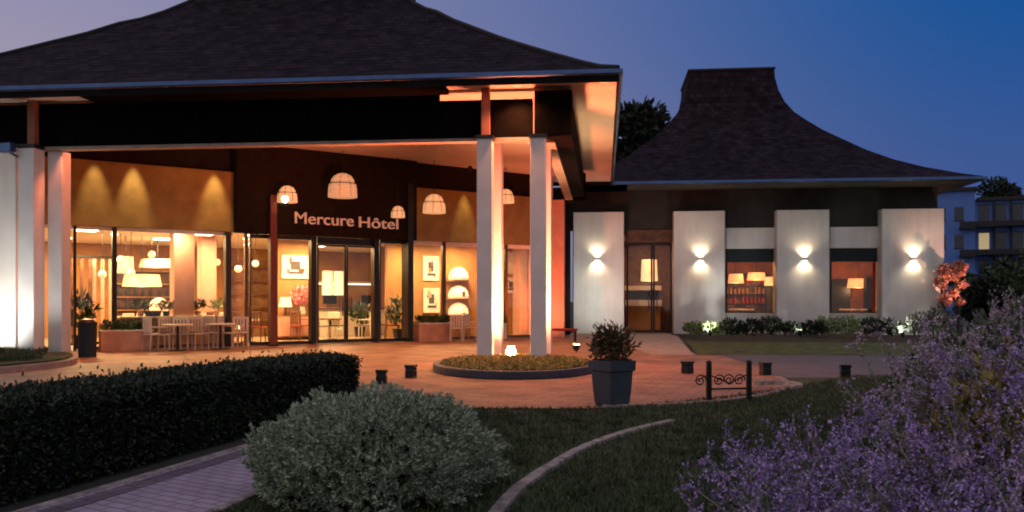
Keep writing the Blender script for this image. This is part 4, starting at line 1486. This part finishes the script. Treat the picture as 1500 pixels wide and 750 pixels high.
mb = MB(pm)
sq_loft(mb, [(.155, .0), (.170, .05), (.185, .2), (.20, .46)])
mb.build('pot', 'slate_planter', P, bevel=.02)
mb = MB(pm)
sq_loft(mb, [(.20, .462), (.222, .475), (.228, .60), (.21, .605)])
mb.build('rim', 'slate_planter', P, bevel=.012)
mb = MB(pm)
sq_loft(mb, [(.19, .606), (.18, .62)])
mb.build('soil', 'soil', P)
n = 1500
c = unit(RNG.normal(size=(n, 3))) * (RNG.uniform(.1, 1, n) ** .5)[:, None]
d = c + RNG.normal(size=(n, 3)) * .4
d[:, 2] += .5
c = c * np.array([.25, .25, .21]) + np.array([PX, PY, .80])
c += RNG.normal(size=(n, 3)) * .05
leaves('foliage', c[:900], d[:900], .10, .032, mat('leaf_brown', (.16, .095, .03), .6, island=.7, col2=(.035, .035, .012)), P)
st = MB()
for i in range(14):
    st.tube([(PX + rnd.uniform(-.05, .05), PY + rnd.uniform(-.05, .05), .60), (PX + rnd.uniform(-.26, .26), PY + rnd.uniform(-.2, .2), rnd.uniform(.9, 1.12))], [.008, .003], 5)
st.build('stem', 'bark', P)

# bollard lights
bl = None
for px, py, lb in ((559, 562, 'low black bollard light nearest the hedge end'), (602, 553, 'low black bollard light between the hedge end and the island'), (1007, 547, 'low black bollard light where the pale walk meets the forecourt'),
                   (1121, 549, 'low black bollard light just past the scrolled rail'), (1238, 553, 'low black bollard light at the road edge near the purple flowers')):
    x, y = G(px, py)
    if bl is None:
        bl = thing('bollard_light', lb, 'bollard', T(x, y), 'low black bollard lights along the forecourt')
        mm = T(x, y)
        MB(mm).box(-.085, .085, -.085, .085, .0, .13).build('post', 'black_metal', bl, bevel=.008)
        MB(mm).box(-.08, .08, -.08, .08, .132, .185).build('lens', 'dark_glass', bl)
        MB(mm).box(-.095, .095, -.095, .095, .187, .235).build('cap', 'black_metal', bl, bevel=.008)
    else:
        dup(bl, T(x, y, 0, px * .01), lb)

# scrolled rail between two posts
x0, y0 = 2.70, 11.75
x1, y1 = 3.28, 11.86
t = thing('scroll_rail', 'low black iron rail with scrolls between two posts at the lawn edge', 'railing', T((x0 + x1) / 2, (y0 + y1) / 2, 0))
for x, y, m in ((x0, y0, 'black_metal'), (x1, y1, 'black_metal')):
    po = MB(T(x, y)).box(-.035, .035, -.035, .035, 0, .54).build('post', m, t, bevel=.006)
    MB(T(x, y)).lathe([(.045, .54), (.045, .555), (.02, .575), (.005, .58)], n=12).build('finial', m, po)
rm = T(x0, y0, 0, math.atan2(y1 - y0, x1 - x0))
wd = math.hypot(x1 - x0, y1 - y0)
sc_ = MB(rm)
for cx, sgn in ((-.12, 1), (.15, 1), (.30, -1), (.45, 1)):
    pts = []
    for i in range(22):
        a = i / 21 * 3.3 * math.pi
        r = .085 * (1 - i / 26)
        pts.append((cx + sgn * r * math.cos(a), 0, .30 + r * math.sin(a)))
    sc_.tube(pts, .010, 6)
sc_.tube([(-.2, 0, .30), (0, 0, .38), (wd * .5, 0, .26), (wd, 0, .38)], .010, 6)
sc_.build('scrollwork', 'black_metal', t)
mb = MB(rm).box(.036, wd - .036, -.012, .012, .17, .195)
mb.build('bar', 'black_metal', t)

# ------------------------------------------------------------------ hedge
hb = smooth_path([(-5.6, 3.6), (-4.5, 4.2), (-3.72, 5.3), (-3.36, 6.5), (-2.98, 8.0), (-2.62, 9.3), (-2.0, 11.1)], 8)
hb_b = [(x - .95 + .30 * i / len(hb), y + .52) for i, (x, y) in enumerate(hb)]
HD = thing('hedge', 'long clipped dark box hedge curving along the purple path', 'hedge', T(-3.4, 6.5))
HH = .66
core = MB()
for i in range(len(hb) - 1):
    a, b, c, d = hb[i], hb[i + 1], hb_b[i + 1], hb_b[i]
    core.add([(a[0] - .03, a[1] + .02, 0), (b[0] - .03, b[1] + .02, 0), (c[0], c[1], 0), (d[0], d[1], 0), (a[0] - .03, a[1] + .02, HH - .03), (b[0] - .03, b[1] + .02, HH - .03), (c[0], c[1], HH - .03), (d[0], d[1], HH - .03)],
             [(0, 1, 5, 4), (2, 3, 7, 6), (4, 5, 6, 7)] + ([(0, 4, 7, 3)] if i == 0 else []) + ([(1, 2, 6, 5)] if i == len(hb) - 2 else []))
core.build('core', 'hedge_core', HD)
n = 52000
i = RNG.integers(0, len(hb) - 1, n)
f = RNG.uniform(0, 1, n)
A, Bk = np.array(hb), np.array(hb_b)
fr = A[i] * (1 - f)[:, None] + A[i + 1] * f[:, None]
bk = Bk[i] * (1 - f)[:, None] + Bk[i + 1] * f[:, None]
which = RNG.uniform(0, 1, n)
q = RNG.uniform(0, 1, n)
top = which < .45
end = which > .93
fr[end], bk[end] = A[-1], Bk[-1]
xy = np.where(top[:, None], fr * (1 - q)[:, None] + bk * q[:, None], fr)
xy[end] = A[-1] * (1 - q[end])[:, None] + Bk[-1] * q[end][:, None]
z = np.where(top, HH, RNG.uniform(.02, 1, n) * HH)
wob = .022 * np.sin(xy[:, 0] * 9 + z * 11) * np.cos(xy[:, 1] * 7)
c = np.stack([xy[:, 0], xy[:, 1], z + np.where(top, wob, 0)], 1) + RNG.normal(size=(n, 3)) * .016
d = RNG.normal(size=(n, 3)) * .7
d[top, 2] += 1
d[~top & ~end, 0] += .9
d[~top & ~end, 1] -= .4
d[end, 1] += 1
leaves('foliage', c, d, .042, .024, 'leaf_hedge', HD)
ns = 1600
i = RNG.integers(0, len(hb) - 1, ns)
q = RNG.uniform(-.02, 1.0, (ns, 1))
xy = A[i] * (1 - q) + Bk[i] * q + RNG.normal(size=(ns, 2)) * .04
c = np.stack([xy[:, 0], xy[:, 1], HH + RNG.exponential(.022, ns)], 1)
d = RNG.normal(size=(ns, 3)) * .5
d[:, 2] += 1
leaves('stray_shoot', c, d, .05, .026, mat('leaf_hedge_tip', (.045, .075, .03), .6, island=.7, col2=(.015, .03, .012)), HD)

# ------------------------------------------------------------------ shrubs


def shoots(name, parent, cx, cy, rx, ry, hz, n_shoot, per, L, Wd, m, zb=0., lump=.10, zc=.35):
    """dome of short leafy shoots"""
    v = unit(RNG.normal(size=(n_shoot * 3, 3)))
    v = v[v[:, 2] > -.45][:n_shoot]
    n_shoot = len(v)
    lum = 1 + lump * (np.sin(v[:, 0] * 7 + 1) * np.cos(v[:, 1] * 6 + v[:, 2] * 5) + .6 * np.sin(v[:, 0] * 15 + v[:, 2] * 13 + 2))
    depth = RNG.uniform(.72, 1.06, n_shoot) * lum
    base = v * depth[:, None] * np.array([rx, ry, hz * (1 - zc)]) + np.array([cx, cy, zb + hz * zc])
    ax = unit(v * np.array([1, 1, .8]) + np.array([0, 0, .45]) + RNG.normal(size=v.shape) * .35)
    t = np.tile(np.linspace(0, 1, per), n_shoot)
    bb = np.repeat(base, per, 0)
    aa = np.repeat(ax, per, 0)
    r = unit(np.cross(aa, RNG.normal(size=aa.shape)))
    c = bb + aa * (t * L * 1.9)[:, None]
    d = aa * (.45 + .7 * t)[:, None] + r * (1.0 - .55 * t)[:, None]
    c[:, 2] = np.maximum(c[:, 2], .01)
    return leaves(name, c, d, L, Wd, m, parent)


S = thing('round_bush', 'big rounded grey green bush between the path and the lawn', 'bush', T(-.98, 6.15))
shoots('foliage', S, -.98, 6.15, .80, .78, .68, 6000, 13, .034, .013, 'leaf_grey', lump=.09)
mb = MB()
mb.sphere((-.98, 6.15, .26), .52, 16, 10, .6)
mb.build('dark_core', 'hedge_core', S)  # solid near-black sphere, painted as the dark inside of the bush
st = MB()
for k in range(26):
    a, e = rnd.uniform(0, 6.28), rnd.uniform(.3, 1)
    st.tube([(-.98, 6.15, 0), (-.98 + .4 * e * math.cos(a), 6.15 + .4 * e * math.sin(a), .3), (-.98 + .78 * e * math.cos(a), 6.15 + .74 * e * math.sin(a), .45 + .3 * (1 - e))], [.012, .008, .004], 5)
st.build('stem', 'bark', S)


def bush(lb, x, y, rx, hz, n, m, L=.06, Wd=.022, name='shrub', grp=None, core=True):
    s = thing(name, lb, 'shrub', T(x, y), grp)
    shoots('foliage', s, x, y, rx, rx * .9, hz, n, 10, L, Wd, m, lump=.16)
    if core:
        mb = MB()
        for k in range(9):
            a = rnd.uniform(0, 6.28)
            mb.tube([(x, y, 0), (x + rx * .35 * math.cos(a), y + rx * .35 * math.sin(a), hz * .4), (x + rx * .75 * math.cos(a), y + rx * .7 * math.sin(a), hz * .75)], [.014, .009, .004], 5)
        mb.build('stem', 'bark', s)
    return s


bush('tall grey leaved shrub at the corner of the white building behind the flowers', 4.3, 7.1, .85, 1.16, 2000, 'leaf_sage', .075, .03)
bush('broad grey green shrub behind the purple flowers', 3.75, 6.6, .62, .92, 1200, 'leaf_sage', .07, .028)
bush('dark low shrub between the grass and the purple flowers', 4.7, 8.6, .7, .85, 900, 'leaf_dark', .07, .028)
bush('dark rounded shrub beyond the grey leaved shrub', 7.0, 10.8, 1.0, 1.05, 1200, 'leaf_dark', .10, .045)
bush('yellow leaved shrub rising among the purple flowers', 2.42, 4.15, .42, .98, 520, 'leaf_yellow', .05, .024)


# low plants along the white panels
i = 0
descr = ['dark leafy', 'pale leaved', 'dense green', 'spiky green', 'low dark', 'bright pale', 'mid green']
place_ = ['beside the pale walk', 'under the panel beside the door', 'under the first restaurant window', 'below the first window sill', 'under the middle panel', 'under the corner window', 'under the corner panel', 'at the building corner']
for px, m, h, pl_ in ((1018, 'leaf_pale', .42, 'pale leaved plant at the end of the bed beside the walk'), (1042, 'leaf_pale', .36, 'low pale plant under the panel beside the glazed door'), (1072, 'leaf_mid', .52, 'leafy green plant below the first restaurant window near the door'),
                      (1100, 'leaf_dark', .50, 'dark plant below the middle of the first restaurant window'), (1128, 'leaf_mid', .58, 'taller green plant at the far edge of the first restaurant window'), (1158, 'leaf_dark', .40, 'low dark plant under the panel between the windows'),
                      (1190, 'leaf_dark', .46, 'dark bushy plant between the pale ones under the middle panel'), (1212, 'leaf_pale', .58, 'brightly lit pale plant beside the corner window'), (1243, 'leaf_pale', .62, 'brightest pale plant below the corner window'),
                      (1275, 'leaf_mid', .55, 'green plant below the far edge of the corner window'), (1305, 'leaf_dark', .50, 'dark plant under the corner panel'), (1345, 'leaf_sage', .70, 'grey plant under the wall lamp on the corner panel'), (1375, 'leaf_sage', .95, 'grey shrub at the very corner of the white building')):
    v = 33.2 + (px * 7 % 10) * .12
    u, d = at_v(px, v)
    p = M_UV @ Vector((u, v, 0))
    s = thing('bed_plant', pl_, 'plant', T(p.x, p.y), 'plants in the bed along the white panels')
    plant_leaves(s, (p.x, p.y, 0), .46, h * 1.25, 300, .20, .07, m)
for k, (px, h) in enumerate(((1178, .5), (1108, .45))):
    pass

# Russian sage: arching stems with violet flower spikes


def along(P_, t):
    ii = np.minimum(t * (len(P_) - 1), len(P_) - 1.001)
    i0 = ii.astype(int)
    return P_[i0] + (P_[i0 + 1] - P_[i0]) * (ii - i0)[:, None]


def sage(x, y, h, n, lb, spread=.50, fl='flower_purple'):
    n = int(n * .72)
    if x > 1.9:
        fl = 'flower_faded' if int(x * 100) % 2 else fl
    s = thing('sage_plant', lb, 'flowering plant', T(x, y), 'purple flowering sage plants in the corner')
    st = MB()
    lc, ld, fc_, fd = [], [], [], []
    for k in range(n):
        a = rnd.uniform(0, 6.283)
        e = rnd.uniform(.12, 1) * spread
        hh = h * rnd.uniform(.60, 1.08) * (1 - .30 * e)
        b = np.array([x + .10 * math.cos(a), y + .10 * math.sin(a), 0])
        tip = np.array([x + e * math.cos(a) + rnd.uniform(-.05, .05), y + e * math.sin(a), hh])
        mid = (b + tip) / 2 + np.array([-.08 * math.cos(a), -.08 * math.sin(a), .10 * h])
        tip2 = tip + np.array([rnd.uniform(-.06, .06) + .05 * math.cos(a), .03 * math.sin(a), -.02 + rnd.uniform(0, .05)])
        pts = smooth_path([b, mid, tip, tip2], 5)
        st.tube(pts, [.0042] * 4 + [.0028] * (len(pts) - 5) + [.0010], 4)
        P_ = np.array(pts)
        m_ = 40
        lc.append(along(P_, RNG.uniform(.10, .62, m_)) + RNG.normal(size=(m_, 3)) * .012)
        dd = RNG.normal(size=(m_, 3))
        dd[:, 2] += .5
        ld.append(dd)
        # spikelets: short side branches crowded with florets, and the flowering tip
        main = P_[-1] - P_[-3]
        for q in range(rnd.randint(3, 7)):
            t0 = rnd.uniform(.45, .92)
            o_ = along(P_, np.array([t0]))[0]
            dv = unit(RNG.normal(size=(1, 3)) + np.array([[0, 0, .9]]))[0]
            L_ = (.06 + .17 * (1.0 - t0)) * rnd.uniform(.7, 1.3)
            end = o_ + dv * L_ + np.array([0, 0, .25 * L_])
            if rnd.random() < .35:
                st.tube([o_, (o_ + end) / 2 + dv * .005, end], [.0016, .0012, .0007], 3)
            kf = int(6 + L_ * 60)
            t = RNG.uniform(.1, 1, (kf, 1)) ** .8
            fc_.append(o_ + (end - o_) * t + RNG.normal(size=(kf, 3)) * .0055)
            fd.append(RNG.normal(size=(kf, 3)) * .7 + dv + np.array([0, 0, .3]))
        kf = 46
        fc_.append(along(P_, RNG.uniform(.62, 1.0, kf)) + RNG.normal(size=(kf, 3)) * .006)
        fd.append(RNG.normal(size=(kf, 3)) * .7 + unit(main[None, :]) * .8)
    st.build('stem', 'stem_pale', s)
    leaves('foliage', np.concatenate(lc), np.concatenate(ld), .040, .011, 'leaf_sage', s)
    leaves('flower_spike', np.concatenate(fc_), np.concatenate(fd), .017, .010, fl, s)
    return s


SAME = 'purple flowering sage of the dense mass filling the lower corner'
for x, y, h, n, lb in ((1.02, 3.3, .66, 40, 'shortest purple sage, standing out over the dark lawn'), (1.24, 3.75, .72, 46, SAME), (1.45, 3.35, .76, 50, SAME), (1.62, 4.15, .82, 50, 'purple sage leaning out towards the scrolled rail'),
                       (1.98, 3.65, .98, 54, SAME), (2.21, 4.7, 1.22, 52, 'tallest purple sage in front of the corner panel'), (2.25, 3.25, 1.02, 50, SAME), (2.55, 4.35, 1.24, 50, 'tall purple sage in front of the grey leaved shrub'),
                       (2.95, 4.9, 1.30, 46, 'faded sage below the far apartment block'), (1.75, 2.75, .80, 44, SAME), (1.25, 2.75, .62, 40, SAME), (2.75, 3.7, 1.18, 46, SAME)):
    sage(x, y, h, n, lb)

# ------------------------------------------------------------------ trees and far things


def tree(name, lb, x, y, h, cr, m, n=7000, leaf=.45, trunk=.22, cz=.62, grp=None, flat=.8):
    t = thing(name, lb, 'tree', T(x, y), grp)
    tr = MB()
    base = Vector((x, y, -.05))
    top = Vector((x + rnd.uniform(-.3, .3), y, h * .75))
    tr.tube([base, base.lerp(top, .4) + Vector((.1, 0, 0)), top], [trunk, trunk * .7, trunk * .25], 8)
    cen = []
    for k in range(15):
        a = rnd.uniform(0, 6.283)
        zz_ = rnd.uniform(cz - .28, .98)
        rr_ = cr * (1 - abs(zz_ - cz) * 1.3) * rnd.uniform(.35, 1)
        c = Vector((x + rr_ * math.cos(a), y + rr_ * math.sin(a), h * zz_))
        cen.append((c, cr * rnd.uniform(.26, .44)))
        st_ = base.lerp(top, min(.9, zz_ * .75))
        tr.tube([st_, st_.lerp(c, .55) + Vector((0, 0, .15)), c], [trunk * .3, trunk * .2, trunk * .06], 5)
    tr.build('trunk', 'bark', t)
    w = np.array([r ** 2 for _, r in cen])
    w /= w.sum()
    idx = RNG.choice(len(cen), n, p=w)
    cc = np.array([tuple(c) for c, _ in cen])[idx]
    rr = np.array([r for _, r in cen])[idx]
    v = unit(RNG.normal(size=(n, 3)))
    pos = cc + v * (rr * RNG.uniform(.2, 1.05, n) ** .6)[:, None] * np.array([1, 1, flat])
    d = v + RNG.normal(size=(n, 3)) * .6
    leaves('crown', pos, d, leaf, leaf * .6, m, t)
    return t


tree('tree', 'dark tree rising between the two pagoda roofs', 6.9, 52.0, 13.2, 3.2, 'leaf_dark', 5200, .55, .3)
tree('tree', 'dark tree to the right above the apartment block roof', 55.5, 96.0, 14.6, 3.6, 'leaf_dark', 3800, .55, .25)
tag(bpy.data.objects['tree.001'], 'tallest dark tree above the end of the far apartment block', 'tree')
tree('tree', 'bushy dark tree at the end of the apartment block', 40.5, 62.0, 6.2, 3.2, 'leaf_mid', 3600, .5, .25)
tree('tree', 'dark tree in front of the apartment block balconies', 26.5, 47.0, 3.0, 2.4, 'leaf_mid', 3000, .4, .2)
tree('tree', 'small tree standing before the apartment block, lowest of the dark ones', 22.4, 40.0, 2.2, 1.5, 'leaf_dark', 2200, .3, .15)
tree('blossom_tree', 'small tree with salmon lit blossom at the building corner', 17.3, 34.2, 2.75, .30, 'salmon_blossom', 900, .16, .07, cz=.72)
tree('blossom_tree', 'second small salmon lit blossom tree, nearer the apartment block', 18.0, 34.6, 2.95, .30, 'salmon_blossom', 900, .16, .07, cz=.72)
flood('garden_spotlight', 'orange spotlight under the salmon blossom trees', 18.6, 32.4, 0, (17.75, 34.4, 2.4), 800, (1, .45, .30), 48, 'flood_glow')

# far apartment block with balconies
bm_ = T(46.0, 84.0, 0, -.42)
A = thing('apartment_block', 'far blue lit apartment block with stacked dark balconies', 'building', bm_)
MB(bm_).box(-4.4, -.5, 0, 9, 0, 12.2).build('wall', 'block_blue_lit', A)
MB(bm_).box(-.48, 4.1, .9, 9, 0, 11.2).build('wall', 'block_blue_lit', A)
MB(bm_).box(-4.8, -.3, -.4, 9.3, 12.21, 12.55).build('roof', 'balcony_dark', A)
MB(bm_).box(-.28, 4.5, .4, 9.3, 11.21, 11.55).build('roof', 'balcony_dark', A)
for j in range(4):
    z = .6 + j * 2.75
    for x in (-3.9, -2.3):
        wd = MB(bm_).box(x, x + .8, -.03, .02, z + .5, z + 1.8).build('window', 'dark_glass', A)
        MB(bm_).box(x - .06, x + .86, -.06, -.031, z + .4, z + .498).build('sill', 'balcony_dark', wd)
    for x in (-.1, 1.35, 2.8):
        wd = MB(bm_).box(x, x + .9, .84, .89, z + .05, z + 1.95).build('window', 'lit_window' if (j == 2 and x < 0) else 'dark_glass', A)
        MB(bm_).box(x - .06, x + .96, .80, .839, z + 1.95, z + 2.05).build('frame', 'balcony_dark', wd)
    bc = MB(bm_)
    bc.box(-.46, 4.2, -.6, .88, z - .25, z - .03)
    bc.box(-.46, 4.2, -.6, -.54, z - .032, z + .28)
    bc.build('balcony', 'balcony_dark', A)
    if j:
        bc = MB(bm_)
        bc.box(-1.9, -.52, -1.1, -.02, z - .45, z - .2)
        bc.box(-1.9, -.52, -1.1, -1.04, z - .202, z + .25)
        bc.build('balcony', 'balcony_dark', A)
for x in (1.1, 2.55):
    MB(bm_).box(x, x + .18, .55, .88, 0, 11.15).build('fin', 'balcony_dark', A)
